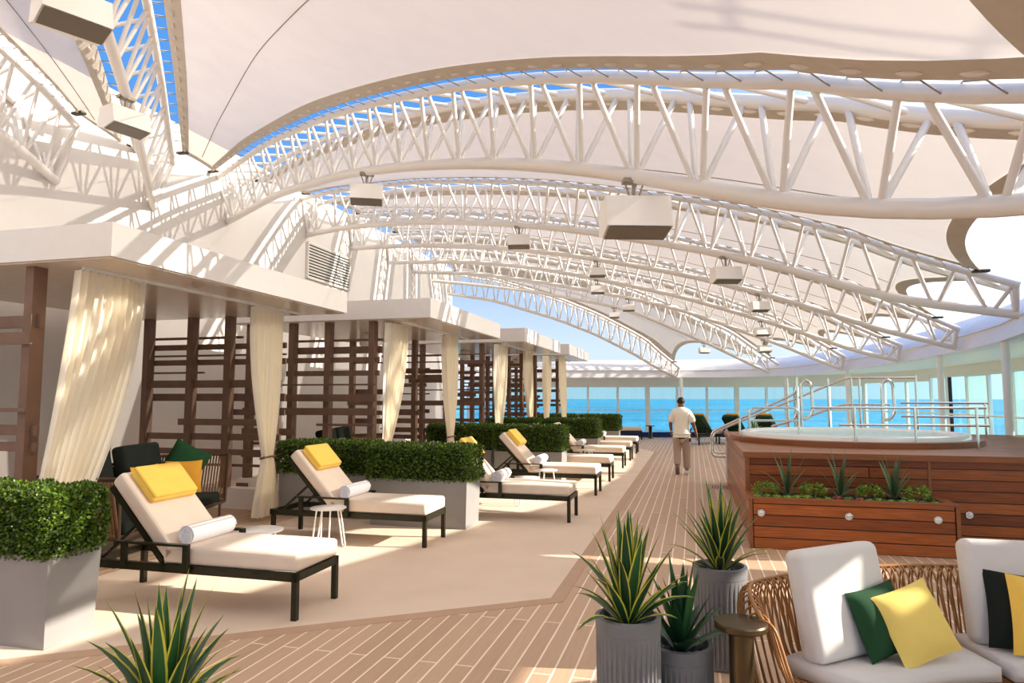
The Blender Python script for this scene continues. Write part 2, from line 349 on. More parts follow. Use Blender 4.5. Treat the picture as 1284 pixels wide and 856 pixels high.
# ceiling of the outer walk between ring beam and windows
poly = [(x, y) for x, y in RB] + [(9.0, -6), (9, 21), (8.6, 26.5), (7, 30.5), (4.4, 32), (-9.3, 28.2)]
m = MB()
outer = [(-9.3, 28.2), (-5, 29.3), (-2.5, 30), (-.57, 30.5), (1, 30.9), (3, 31.5), (5, 31.6), (7, 30.3), (8.3, 27), (8.6, 24.5), (8.9, 22), (9, 19), (9, 17), (9, 15), (9, 13), (9, 11), (9, 9), (9, 7), (9, 5), (9, 2), (9, -1), (9, -5)]
m.grid([[(a[0]*.97+b_[0]*.03, a[1]*.97+b_[1]*.03, z+.03), (b_[0], b_[1], 2.62+.12*(z-2.5)/.2), (b_[0], b_[1], 2.8), (a[0], a[1], z+.3)] for a, b_, z in list(zip(RB, outer, RZ))[:17]], smooth=False)
struct(m.build('ceiling', 'frame_w'))
# unseen starboard corner slabs, slots shaped to throw sun patches on sofa and floor
for poly in ([(3.85, 8.25), (3.2, 5.9), (2.6, 3.7), (1.85, 1.2), (.9, -1.6), (-.1, -4.6), (5, -4.6), (5, 8.25)], [(5, -4.6), (5.9, -4.6), (5.9, 3.5), (5, 3.5)], [(5, 4.7), (5.9, 4.7), (5.9, 4.85), (5, 4.85)], [(5, 5.6), (5.9, 5.6), (5.9, 8.25), (5, 8.25)],
             [(5.9, -4.6), (9, -4.6), (9, 7.3), (5.9, 7.3)], [(5.9, 7.8), (9, 7.8), (9, 8.25), (5.9, 8.25)]):
    struct(MB().prism(poly, 2.78, 2.9).build('ceiling', 'frame_w'))
# slim columns under the ring beam
for i in (3, 6, 8, 11, 13, 15):
    c = RB[i]; k = MB(); k.tube([(c[0]+.12, c[1]+.1, 1.025 if c[1] < 14.3 and c[0] > 2 else 0), (c[0]+.12, c[1]+.1, RZ[i]+.1)], .07, 12)
    struct(k.build('column', 'frame_w'))

# ------------------------------------------------------------------ roof trusses
def ang(x, y, a, L): r = math.radians(a); return ((x, y), (x+L*math.cos(r), y-L*math.sin(r)))
TR_ = [
 (ang(-9.3, 7.96, 66, 13.5), [(0, 4.98), (1.5, 5.17), (4, 5.2), (8, 4.4), (13.5, 2.75)], 'steep white roof truss at the upper left corner, beside the port wall'),
 (ang(-9.3, 9.9, 52, 14.5), [(0, 5.1), (3, 5.5), (5.85, 5.52), (8.5, 4.9), (11, 4.0), (14.5, 2.7)], 'white roof truss sweeping overhead near the left, a square speaker on its lower tube'),
 (((-9.3, 11.9), (2.5, 3.8)), [(0, 5.35), (2.7, 5.32), (5.2, 5.04), (6.8, 4.73), (8.07, 4.44), (9.08, 4.17), (10.0, 3.88), (10.8, 3.6), (11.5, 3.3), (12.3, 3.0), (12.7, 2.88), (13.4, 2.75), (14.31, 2.7)], 'big white roof truss with the largest lattice, crossing the whole view'),
 (((-9.3, 14.9), (4.35, 10.7)), [(0, 5.77), (1.26, 5.8), (3.8, 5.59), (5.9, 5.25), (7.34, 4.95), (8.83, 4.55), (9.7, 4.3), (10.94, 3.92), (11.8, 3.57), (12.6, 3.21), (13.2, 3.06), (14.28, 2.83)], 'second white roof truss, just beyond the biggest lattice'),
 (((-9.3, 17.2), (5.5, 16.5)), [(0, 5.93), (2.27, 5.87), (4.6, 5.62), (6.06, 5.38), (7.45, 5.08), (9.2, 4.66), (10.94, 4.13), (12.63, 3.5), (13.16, 3.25), (14, 3.02), (14.82, 2.76)], 'third white roof truss, landing over the starboard columns'),
 (((-9.3, 19.6), (5.35, 20.1)), [(0, 5.98), (2.27, 5.91), (4.0, 5.73), (5.5, 5.47), (7.11, 5.09), (9.17, 4.55), (11.58, 3.73), (13.02, 3.19), (13.55, 2.95), (14.66, 2.68)], 'fourth white roof truss, between the middle speakers'),
 (((-9.3, 21.5), (4.7, 23.9)), [(0, 6.02), (2.3, 5.92), (4.7, 5.55), (7.66, 4.97), (9.27, 4.55), (11.28, 3.79), (12.56, 3.31), (13.23, 2.99), (14.2, 2.6)], 'fifth white roof truss, third from the bow opening'),
 (((-9.3, 23.4), (3.17, 28)), [(0, 6.03), (1.7, 5.91), (3.74, 5.69), (6.65, 5.21), (7.76, 4.92), (9.78, 4.08), (10.94, 3.6), (12.29, 2.95), (13.29, 2.55)], 'sixth white roof truss, second from the bow opening'),
 (((-9.3, 25.1), (-.57, 28.3)), [(0, 5.8), (1.85, 5.54), (4.41, 4.81), (6.0, 4.2), (7.6, 3.4), (8.41, 2.9), (9.3, 2.5)], 'last white roof truss framing the open blue sky at the bow')]
class Truss: pass
TS = []
for (p0, p1), prof, lab in TR_:
    T = Truss(); T.p0 = Vector((*p0, 0)); e = Vector((*p1, 0)); T.L = (e-T.p0).length; T.u = (e-T.p0).normalized(); T.n = Vector((-T.u.y, T.u.x, 0))
    xs = np.linspace(0, T.L, 61); zs = np.interp(xs, [a for a, _ in prof], [b_ for _, b_ in prof])
    for _ in range(6): zs[1:-1] = zs[1:-1]*.5 + (zs[:-2]+zs[2:])*.25
    T.xs, T.zs = xs, zs; T.z = lambda s, T=T: float(np.interp(s, T.xs, T.zs))
    T.dep = lambda s, T=T: .85 - .06*s/T.L - max(0, s/T.L-.86)/.14*.42
    T.bot = lambda s, T=T: T.p0 + T.u*s + Vector((0, 0, T.z(s)))
    T.top = lambda s, side, off=.27, dz=0., T=T: T.p0 + T.u*s + T.n*side*off + Vector((0, 0, T.z(s)+T.dep(s)+dz))
    TS.append(T)
    root = empty('roof_truss', lab, 'roof truss', T.p0, group='white lattice trusses of the roof')
    o = T.p0; k = 22; ds = T.L/k; SS = np.linspace(0, T.L, 45)
    MB().tube([T.bot(s)-o for s in SS], .066, 12).build('bottom_chord', 'truss', root)
    for sd in (-1, 1): MB().tube([T.top(s, sd)-o for s in SS], .056, 10).build('top_chord', 'truss', root)
    for i in range(k):
        for sd in (-1, 1):
            B = T.bot((i+.5)*ds)-o
            MB().tube([B+T.u*-.03, T.top((i+.1)*ds, sd)-o], .026, 7, False).build('diagonal_brace', 'truss', root)
            MB().tube([B+T.u*.03, T.top((i+.9)*ds, sd)-o], .026, 7, False).build('diagonal_brace', 'truss', root)
        MB().tube([T.top((i+.05)*ds, -1)-o, T.top((i+.75)*ds, 1)-o], .024, 6, False).build('cross_strut', 'truss', root)
    # steel ties at both ends of the truss
    for s_ in (.04, T.L-.04):
        q = MB()
        for sd in (-1, 1): q.tube([T.bot(s_)-o, T.top(s_, sd)-o], .04, 8)
        q.tube([T.top(s_, -1)-o, T.top(s_, 1)-o], .03, 8)
        q.build('end_post', 'truss', root)

# ------------------------------------------------------------------ fabric roof panels
MLAB = ['cream fabric roof panel at the far upper left, before the near overhead truss', 'large cream fabric roof panel with a diagonal seam, above the biggest truss',
 'cream fabric roof panel between the biggest truss and the second truss', 'cream fabric roof panel between the second and third trusses', 'cream fabric roof panel between the third and fourth trusses',
 'cream fabric roof panel between the fourth and fifth trusses', 'cream fabric roof panel between the fifth and sixth trusses', 'cream fabric roof panel beside the open sky at the bow']
def membrane(A, B, lab, sA, sB, a0, a1, bow0, bow1):
    """panel from the far side of truss A to the near side of truss B"""
    root = empty('canopy_panel', lab, 'fabric roof panel', A.p0, group='fabric roof panels'); o = A.p0
    NU, NV = 44, 14
    def pt(u, v):
        s0 = a0 + bow0*4*v*(1-v); s1 = 1-a1 - bow1*4*v*(1-v); s = s0 + (s1-s0)*u
        p = A.top(s*A.L, sA, .45, .03)*(1-v) + B.top(s*B.L, sB, .45, .03)*v
        return p + Vector((0, 0, -.16*4*v*(1-v)*min(1, 4*u*(1-u)+.3))) - o
    MB().grid([[pt(i/NU, j/NV) for j in range(NV+1)] for i in range(NU+1)]).build('fabric', 'membrane', root)
    wd = []
    for v0, v1, dz in ((-.002, None, -.012), (None, 1.002, -.012)):
        g = []
        for i in range(NU+1):
            u = i/NU; a, b_ = pt(u, 0), pt(u, 1); d = max((b_-a).length, .5); k = .28/d
            r = (0, k/2, k) if v0 is not None else (1-k, 1-k/2, 1)
            g.append([pt(u, x)+Vector((0, 0, dz)) for x in r])
        MB().grid(g).build('edge_band', 'band', root)
    for end in (0, 1):
        g = []
        for j in range(NV*2+1):
            v = j/(NV*2); e = .021
            g.append([pt(end+(1-2*end)*x, v)+Vector((0, 0, -.014)) for x in (0, e/3, e*.66)])
        MB().grid(g).build('edge_band', 'band', root)
    # seam along the middle and the zig-zag lacing to the truss tubes
    MB().tube([pt(i/NU, .5)+Vector((0, 0, -.008)) for i in range(1, NU)], .006, 5).build('seam', 'seam', root)
    ul = MB()
    for tr, sd, v in ((A, sA, 0), (B, sB, 1)):
        pts = []; n = int(tr.L/.32)
        for i in range(n):
            u = (i+.5)/n; s = a0 + (1-a0-a1)*u
            pts += [pt(u, v)+Vector((0, 0, -.01)), tr.top((s+.25/n)*tr.L, sd, .27, -.03)-o, tr.top((s+.5/n)*tr.L, sd, .30, .06)-o]
        ul.tube(pts, .006, 4, False)
        for i in range(n):
            u = (i+.5)/n; p = pt(u, abs(v-.12/max(.6, (pt(u, 1)-pt(u, 0)).length)))+Vector((0, 0, -.02)); d_ = (pt(min(1, u+.01), v)-pt(max(0, u-.01), v)).normalized()
            ul.tube([p-d_*.07, p-d_*.03, p+d_*.03, p+d_*.07], [.004, .02, .02, .004], 6, False, mi=1)  # pale tabs stand in for light spots showing through the edge at each lacing
    ul.build('lacing', ['lacing', 'membrane'], root)
    for u in (0, 1):
        for v in (0, 1):
            c = pt(u, v); MB().cushion((c.x-.1, c.y-.05, c.z-.03), (c.x+.1, c.y+.05, c.z+.01), .012).build('corner_plate', 'hard', root)
for i in range(len(TS)-1):
    membrane(TS[i], TS[i+1], MLAB[i], (1 if i > 1 else 1), -1, .03, .03, .012, [.02, .03, .03, .05, .05, .05, .06, .09][i])

# ------------------------------------------------------------------ hanging speakers
def speaker(T, s, lab, sc=1., rz=0., drop=.16):
    p = T.bot(s); r = empty('speaker', lab, 'speaker', (p.x, p.y, p.z-.06), rz, 'white speakers hung from the trusses')
    b = MB(); b.tube([(0, 0, .02), (0, 0, -drop)], .02, 8); b.box((-.1, -.05, -.005), (.1, .05, .03)); b.tube([(-.08, 0, -.005), (-.03, 0, -drop)], .008, 6); b.tube([(.08, 0, -.005), (.03, 0, -drop)], .008, 6)
    b.build('bracket', 'lacing', r)
    W, D, Hh = .25*sc, .2*sc, .29*sc; z = -drop
    c = MB()   # cabinet: tapered body whose wide face looks down and outwards
    pr = [(-D*.8, 0), (D*.8, 0), (D, -Hh*.85), (D*.2, -Hh), (-D, -Hh*.85)]
    v = [(x, y*(.9 if q < 2 else 1), z+zz) for x in (-W, W) for q, (y, zz) in enumerate(pr)]
    n = len(pr)
    c.raw(v, [tuple(range(n))[::-1], tuple(range(n, 2*n))] + [(i, (i+1) % n, n+(i+1) % n, n+i) for i in range(n)])
    c.build('cabinet', 'speaker', r)
    g = MB(); a, b_ = pr[3], pr[4]; e = .012
    g.raw([(x*.95, y, z+zz-e) for x, (y, zz) in ((-W, a), (W, a), (W, b_), (-W, b_))], [(0, 1, 2, 3)])
    g.build('grille', 'grille', r)
SPK = [(2, 5.95, 'white speaker under the left part of the biggest truss', .9, .45), (2, 10.73, 'largest looking white speaker, under the right part of the biggest truss', 1.1, .3),
 (3, 6.25, 'white speaker under the second truss, above the middle of the deck', .9, .2), (3, 10.34, 'white speaker under the second truss, to the starboard side', .9, .3),
 (4, 7.05, 'white speaker under the third truss, upper of the two stacked in view', .8, .2), (4, 10.86, 'white speaker under the third truss, starboard side', .8, .3),
 (5, 6.65, 'white speaker under the fourth truss, lower of the two stacked in view', .8, .2), (5, 11.21, 'white speaker under the fourth truss, starboard side', .8, .3),
 (6, 7.39, 'small white speaker under the fifth truss, amidships', .8, .2), (6, 11.76, 'small white speaker under the fifth truss, starboard side', .8, .3),
 (7, 6.9, 'small white speaker under the sixth truss, nearest the open sky', .75, .2), (7, 10.4, 'small pale speaker under the sixth truss, alone against the fabric', .75, .3),
 (1, 4.0, 'square white speaker on the overhead truss beside the port wall', .95, 1.3), (1, 7.2, 'big grey speaker cut off by the top edge of the view', 1., 1.1)]
for k, s, lab, sc, rz in SPK: speaker(TS[k], s, lab, sc, rz)

# unseen slanted mast on the starboard slab, added to cast shadow bars on fabric
r = empty('shadow_mast', 'slanted white mast with rungs on the starboard roof, unseen, added to cast shadow bars on the fabric', 'mast', (8.65, 2.26, 2.9)); a, b_ = Vector((0, 0, 0)), Vector((.55, 2.55, 5.3))
MB().tube([a, b_], .1, 12).build('spar', 'white', r)
for k in (.55, .8): MB().tube([a+Vector((-.1*k, k, 0)), b_+Vector((-.1*k, k, 0))], .03, 8).build('side_rail', 'white', r)
for k in (.15, .35, .55, .75, .95): MB().tube([a.lerp(b_, k), a.lerp(b_, k)+Vector((-.08, .8, 0))], .03, 8).build('rung', 'white', r)
MB().cushion((-.16, -.16, 0), (.16, .16, .03), .01).build('base_plate', 'white', r)

# louvered vent on the port wall
r = empty('wall_vent', 'white louvered vent on the port wall above the first cabana roof', 'vent', (-9.3, 15.95, 5.14))
MB().box((0, -1.05, -.44), (.03, 1.05, .44)).build('backing', 'dark', r)
m = MB(); [m.bar((.05, -1.05, -.42+.077*i), (.05, 1.05, -.42+.077*i), .035, .04, up=(.5, 0, 1)) for i in range(12)]; m.build('louver', 'louver', r)
m = MB(); [m.bar(a, b_, .07, .03) for a, b_ in (((.04, -1.07, -.45), (.04, 1.07, -.45)), ((.04, -1.07, .45), (.04, 1.07, .45)), ((.04, -1.07, -.45), (.04, -1.07, .45)), ((.04, 1.07, -.45), (.04, 1.07, .45)))]; m.build('frame', 'louver', r)

# ------------------------------------------------------------------ cabanas
def cabana(x, y0, y1, lab, seed, depth):
    """x: outer edge of the fascia; the posts stand about 1.1 m further in"""
    rd = random.Random(seed); r = empty('cabana', lab, 'cabana', (x, y0, 0), group='row of cabanas on the port side'); Ly = y1-y0
    sl_ = MB(); sl_.box((-depth, 0, 3.0), (0, Ly, 3.32)); sl_.build('roof_panel', 'white', r)
    MB().box((-depth, .03, 2.985), (-.03, Ly-.03, 2.998)).build('soffit', 'soffit', r)
    MB().box((-.66, .3, 2.955), (-.62, Ly-.3, 2.985)).build('curtain_track', 'white', r)
    px = [-1.12, -1.95, -2.65, -3.5] if depth > 3.4 else [-1.25, -1.95, -2.45, -3.2]
    for sy in (.22, Ly-.18):
        for q in px:
            if q > -depth+.1:
                k = MB(); k.box((q-.05, sy-.075, .22), (q+.05, sy+.075, 2.985)); k.box((q-.12, sy-.14, .16), (q+.12, sy+.14, .22)); k.build('post', 'slat', r)
        z = .42; i = 0
        while z < 2.75:
            h = rd.choice([.03, .04, .09, .12, .1, .09]); a = rd.choice([-depth+.15, -depth+.15, px[2]-.12, px[1]-.14]); c = rd.choice([px[0]+.12, px[0]+.12, px[0]+.1, px[1]+.16, px[2]+.15])
            if c-a < .5: a = -depth+.15
            fr = rd.choice([-.11, .11, .0])
            MB().box((a, sy+fr-.018, z), (c, sy+fr+.018, z+h)).build('slat', 'slat', r)
            z += h + rd.uniform(.05, .15); i += 1
        MB().box((-depth+.1, sy-.13, 0), (-.85, sy+.13, .3)).build('plinth', 'white', r)
    l = MB(); l.lathe([(.001, 2.97), (.13, 2.97), (.13, 2.75), (.11, 2.72), (.001, 2.72)], 20, (-2.2, Ly*.5, 0)); l.build('ceiling_light', 'white', r)
    return r
cabana(-5.15, 5.0, 9.42, 'first cabana, largest in view, with dappled sun on its white roof edge', 3, 3.75)
cabana(-4.1, 10.25, 14.4, 'second cabana, behind the lounger pair with the grey hedge planters', 5, 3.7)
cabana(-3.75, 15.3, 19.6, 'third cabana along the row, its roof edge beside the open sky', 8, 3.7)
cabana(-3.6, 20.3, 24.3, 'last cabana of the row, closest to the bow windows', 13, 3.7)

def curtain(x, ya, yb, tie, zt, wt, wb, lab, npl=9, zb=.06, xt=0.):
    r = empty('curtain', lab, 'curtain', (x, (ya+yb)/2, 0), group='cream curtains of the cabanas'); c = (ya+yb)/2
    NU, NV = 110, 34; P = []; ph = random.random()*6
    for j in range(NV+1):
        z = 2.95 + (zb-2.95)*j/NV; row = []
        if z > zt: k = (2.95-z)/(2.95-zt); e = k**1.6; w = (yb-ya)*(1-e)+wt*e; cc = c + (tie-c)*e; am = .06*(1-.45*e)
        else: k = (zt-z)/(zt-zb); e = min(1, k*1.15)**.7; w = wt*(1-e)+wb*e; cc = tie; am = .033+.03*e
        for i in range(NU+1):
            u = i/NU; a = npl*2*PI*u+ph; y = cc - c + (u-.5)*w + .012*math.sin(2*a+1)
            row.append((xt*((2.95-z)/2) + am*math.sin(a)*(1+.3*math.sin(3.1*u*PI+ph)) + .02*math.sin(z*2+u*5) + (.03*math.sin(PI*u) if z < zt else 0), y, z))
        P.append(row)
    o = MB().grid(P).build('drape', 'curtain', r)
    MB().tube([(.085*math.cos(q*PI/8)*1.0+xt*((2.95-zt)/2)+.01, tie-c+(wt/2+.02)*math.sin(q*PI/8), zt+.02*math.cos(q*PI/8)) for q in range(16)], .014, 6, closed=True).build('tieback', 'cord', r)
    return r
curtain(-5.8, 5.25, 6.1, 5.22, .75, .62, .6, 'widest cream curtain, drawn to the near post of the first cabana', 9)
curtain(-5.8, 8.0, 8.7, 8.42, .86, .2, .55, 'cream curtain tied low at the far post of the first cabana', 7)
curtain(-4.9, 10.35, 11.15, 10.36, .95, .26, .34, 'cream curtain at the near post of the second cabana', 7)
curtain(-4.78, 12.7, 13.5, 13.1, .9, .28, .3, 'cream curtain at the far post of the second cabana', 7)
curtain(-4.46, 15.3, 16.25, 15.5, .9, .4, .5, 'cream curtain at the near post of the third cabana', 7)
curtain(-4.42, 18.05, 18.85, 18.62, .9, .3, .36, 'cream curtain at the far post of the third cabana', 8)
curtain(-4.3, 20.0, 20.85, 20.2, .9, .4, .5, 'cream curtain at the near post of the last cabana', 8)
curtain(-4.0, 21.0, 21.75, 21.5, .9, .45, .5, 'last cream curtain, beside the bow windows', 8)

# rope sofa inside the cabanas
def rope_panel(p, q, z0, z1, r, mt, lean=0.):
    m = MB(); p, q = Vector(p), Vector(q); L = (q-p).length; d = (q-p)/L; n = int(L/.036); nn = Vector((-d.y, d.x, 0))
    for i in range(n+1):
        a = p + d*L*i/n; m.bar(a+Vector((0, 0, z0)), a+nn*lean+d*.03+Vector((0, 0, z1)), .022, .012, up=tuple(nn))
    return m.build('rope_weave', mt, r)
def cabana_sofa(loc, lab, full=True):
    r = empty('rope_sofa', lab, 'sofa', loc, .262)
    L, D = 2.3, .95
    rope_panel((0, 0, 0), (0, L, 0), .3, .86, r, 'roped', 0); rope_panel((0, L, 0), (D, L+.12, 0), .3, .9, r, 'rope', .1); rope_panel((D, -.1, 0), (0, 0, 0), .3, .86, r, 'rope', .1)
    f = MB()
    f.tube([(D, -.12, .88), (.02, -.02, .88), (-.02, .05, .88), (-.02, L-.05, .88), (.03, L+.1, .9), (D, L+.2, .92)], .02, 8)
    f.tube([(D, -.1, .29), (0, 0, .29), (0, L, .29), (D, L+.12, .29), (D, -.1, .29)], .02, 8)
    f.tube([(D, L+.2, .92), (D, L+.12, .29)], .02, 8); f.tube([(D, -.12, .88), (D, -.1, .29)], .02, 8); f.build('frame', 'roped', r)
    for a in ((.03, .03), (D-.05, -.06), (.03, L-.03), (D-.05, L+.08)):
        MB().tube([(a[0], a[1], 0), (a[0], a[1], .3)], .018, 8).build('leg', 'roped', r)
    MB().cushion((.02, .02, .3), (D, L-.02, .44), .04).build('seat_cushion', 'dgreen', r)
    if full:
        for i in range(2):
            MB().cushion((-.09, -.42, -.33), (.09, .42, .33), .05, M4=TR((.16, .6+i*1.1, .78), 0, -.2, 0)).build('back_cushion', 'dgreen', r)
    return r
cabana_sofa((-6.5, 5.5, 0), 'brown rope weave sofa with dark cushions inside the first cabana')
cabana_sofa((-6.6, 10.85, 0), 'rope weave sofa with dark cushions inside the second cabana')
cabana_sofa((-6.3, 15.6, 0), 'rope weave sofa with dark cushions inside the third cabana')
tag(MB().pillow(.5, .42, .16, TR((-6.5, 7.0, .66), PI/2-.2, 0, PI/2+.1)).build('throw_pillow', 'ochre'), 'ochre throw pillow against the dark sofa back in the first cabana', 'pillow')
tag(MB().pillow(.45, .45, .16, TR((-6.55, 7.68, .64), PI/2, 0, .7)).build('throw_pillow', 'ochre'), 'ochre throw pillow half hidden behind the woven arm in the first cabana', 'pillow')
tag(MB().pillow(.5, .5, .16, TR((-6.62, 7.78, .82), PI/2-.2, .5, .6)).build('throw_pillow', 'green'), 'dark green throw pillow peeking above the woven arm in the first cabana', 'pillow')
# ------------------------------------------------------------------ loungers
def make_lounger(lab, cm='cushion'):
    r = empty('sun_lounger', lab, 'sun lounger', (0, 0, 0), group='sun loungers in pairs along the carpet')
    W = .64
    f = MB()
    for y in (0.02, W-.02): f.bar((0, y, .32), (-2.02, y, .32), .04, .065)
    for x in (-.02, -1.22, -2.0): f.bar((x, 0, .32), (x, W, .32), .04, .06)
    for x in (-.35, -.65, -.95): f.bar((x, 0, .335), (x, W, .335), .05, .015)
    f.build('frame', 'frame', r)
    for x in (-.022, -1.98):
        for y in (.022, W-.022): MB().box((x-.022, y-.022, 0), (x+.022, y+.022, .33)).build('leg', 'frame', r)
    for y in (-.03, W+.03):
        k = MB(); k.bar((-.96, y, .515), (-1.66, y, .515), .045, .018); k.bar((-.98, y, .3), (-.98, y, .515), .03, .05, up=(1, 0, 0)); k.bar((-1.58, y, .33), (-1.58, y, .515), .03, .05, up=(1, 0, 0)); k.build('armrest', 'frame', r)
    A = math.radians(47); ux, uz = -math.cos(A), math.sin(A); p0 = Vector((-1.24, 0, .37))
    bf = MB()
    for y in (.03, W-.03): bf.bar(p0+Vector((0, y, -.01)), p0+Vector((ux*.8, y, uz*.8-.01)), .035, .045)
    for q in (.05, .4, .78): bf.bar(p0+Vector((ux*q, .03, uz*q-.01)), p0+Vector((ux*q, W-.03, uz*q-.01)), .03, .03)
    for y in (.06, W-.06): bf.bar(p0+Vector((ux*.4, y, uz*.4)), (-1.9, y, .33), .025, .025)
    bf.build('backrest_frame', 'frame', r)
    MB().cushion((-1.24, .005, .355), (0, W-.005, .5), .035, puff=.012).build('seat_cushion', cm, r)
    bc = Matrix.Translation(p0) @ Matrix.Rotation(A, 4, 'Y')
    MB().cushion((-.82, .005, .02), (.04, W-.005, .155), .035, M4=bc, puff=.012).build('back_cushion', cm, r)
    return r
LX = [(-2.95, 4.7), (-2.95, 7.3), (-1.64, 9.24), (-1.64, 11.88), (-1.64, 13.9), (-1.64, 16.6), (-1.64, 18.6), (-1.66, 20.92)]
LL = ['cream sun lounger closest to the big grey planter, largest in view', 'second cream sun lounger, in front of the long grey hedge planter', 'third cream sun lounger, head hidden behind the long hedge planter', 'fourth cream sun lounger, yellow headrest before the middle hedge',
 'fifth cream sun lounger, only its foot half showing past the middle planter', 'sixth cream sun lounger, with a rolled towel beside the white tables', 'seventh cream sun lounger, foot end showing before the far hedge', 'eighth cream sun lounger of the row, beside the far hedge']
L0 = make_lounger(LL[0]); index_kids(); LN = []
for i, (x, y) in enumerate(LX):
    o = L0 if i == 0 else copy_tree(L0); o.location = (x, y, .005); o['label'] = LL[i]; LN.append(o)
def headrest(x, y, lab, m='yellow', rz=0, cx=0, cy=0):
    A = math.radians(47); base = TR((x, y, .005), 0, 0, rz) @ Matrix.Translation((-1.24, .32, .37)) @ Matrix.Rotation(A, 4, 'Y')
    r = empty('headrest_pillow', lab, 'headrest pillow', group='headrest pillows on the loungers'); r.matrix_world = base
    MB().cushion((-.78, -.26, .16), (-.45, .26, .225), .025, puff=.012).build('pad', m, r)
    MB().cushion((-.79, -.255, .21), (-.46, .25, .25), .018, puff=.008).build('folded_flap', m, r)
def towel(x, y, lab):
    r = empty('rolled_towel', lab, 'rolled towel', (x-1.06, y+.32, .505+.078), 0, 'rolled white towels on the loungers')
    R = .078; m = MB()
    m.tube([(0, -.26+.52*i/6, 0) for i in range(7)], [R*.96, R, R, R*1.02, R, R, R*.96], 20); 
    sp = [((R-.0006*q*1.1*1)*(1-q/60)*math.cos(q*.45), 0, (R)*(1-q/60)*math.sin(q*.45)) for q in range(52)]
    for ye in (-.262, .262): m.tube([(a, ye, c) for a, _, c in sp], .0065, 5)
    m.build('roll', 'towel', r)
    for a in (.9, 1.4): MB().box((R*math.cos(a)-.003, -.25, R*math.sin(a)-.001), (R*math.cos(a)+.003, .25, R*math.sin(a)+.003)).build('stripe', 'stripe', r)
HL = {0: 'yellow headrest pillow on the lounger by the big planter', 1: 'yellow headrest pillow on the second lounger', 2: 'yellow headrest pillow of the third lounger, mostly behind the hedge', 3: 'yellow headrest pillow on the fourth lounger'}
for i, l in HL.items(): headrest(*LX[i], l)
TL = {0: 'rolled white striped towel on the lounger by the big planter', 1: 'rolled white towel on the second lounger', 2: 'rolled white towel on the third lounger', 3: 'rolled white towel on the fourth lounger', 5: 'rolled white towel on the sixth lounger', 7: 'rolled white towel on the eighth lounger'}
for i, l in TL.items(): towel(*LX[i], l)
# loungers by the bow windows
for (x, y, rz, l, pil) in [(1.35, 26.9, .95, 'green backed lounger seen from behind, beside the walking man', 'ochre headrest on the green lounger beside the walking man'), (2.55, 27.2, .95, 'green backed lounger partly behind the stair rail', 'ochre headrest on the lounger behind the stair rail'), (3.7, 27.4, .95, 'green backed lounger at the end, above the tub deck corner', 'ochre headrest on the end lounger above the tub deck corner'), (-2.0, 27.9, .1, 'lounger by the bow windows beyond the last hedge', None)]:
    o = copy_tree(L0); o.location = (x, y, 0); o.rotation_euler = (0, 0, rz); o['label'] = l; o['group'] = 'loungers by the bow windows'
    for c in [c for c in bpy.data.objects if c.parent == o and c.name.startswith('back_cushion')]:
        c.data = c.data.copy(); c.data.materials[0] = M['green'] if pil else M['cushion']
    if pil: headrest(x, y, pil, 'ochre', rz)
r = empty('pedestal_table', 'dark slim pedestal table by the bow windows', 'side table', (-1.74, 29.0, 0)); MB().lathe([(.13, 0), (.13, .02), (.07, .03), (.07, .5), (.001, .5)], 20).build('pedestal', 'bronze', r); MB().lathe([(.2, .5), (.2, .53), (.001, .53)], 24).build('top', 'bronze', r)

# small white tables
def white_table(x, y, h, rad, lab):
    r = empty('side_table', lab, 'side table', (x, y, .005), random.random()*2, 'round white side tables')
    MB().lathe([(.001, h-.012), (rad-.004, h-.012), (rad, h-.006), (rad, h), (.001, h)], 40).build('top', 'tablewhite', r)
    for k in range(3):
        a = k*2*PI/3; c, s_ = math.cos(a), math.sin(a); i, o = rad*.62, rad*.95; t_ = .045
        MB().tube([(c*i-s_*t_, s_*i+c*t_, h-.012), (c*o-s_*t_, s_*o+c*t_, .02), (c*o, s_*o, .01), (c*o+s_*t_, s_*o-c*t_, .02), (c*i+s_*t_, s_*i-c*t_, h-.012)], .009, 7).build('leg', 'tablewhite', r)
TB = [(-4.22, 6.02, .38, .24, 'low round white table between the first two loungers'), (-4.0, 6.98, .46, .2, 'taller round white table in front of the second lounger'), (-2.6, 10.6, .43, .23, 'low round white table behind the third lounger foot'), (-2.46, 11.5, .46, .2, 'taller round white table before the fourth lounger'),
 (-2.68, 15.5, .38, .24, 'low round white table between fifth and sixth loungers'), (-2.48, 16.2, .46, .2, 'taller round white table before the sixth lounger'), (-2.68, 20.1, .38, .24, 'low round white table between seventh and eighth loungers')]
for a in TB: white_table(*a)

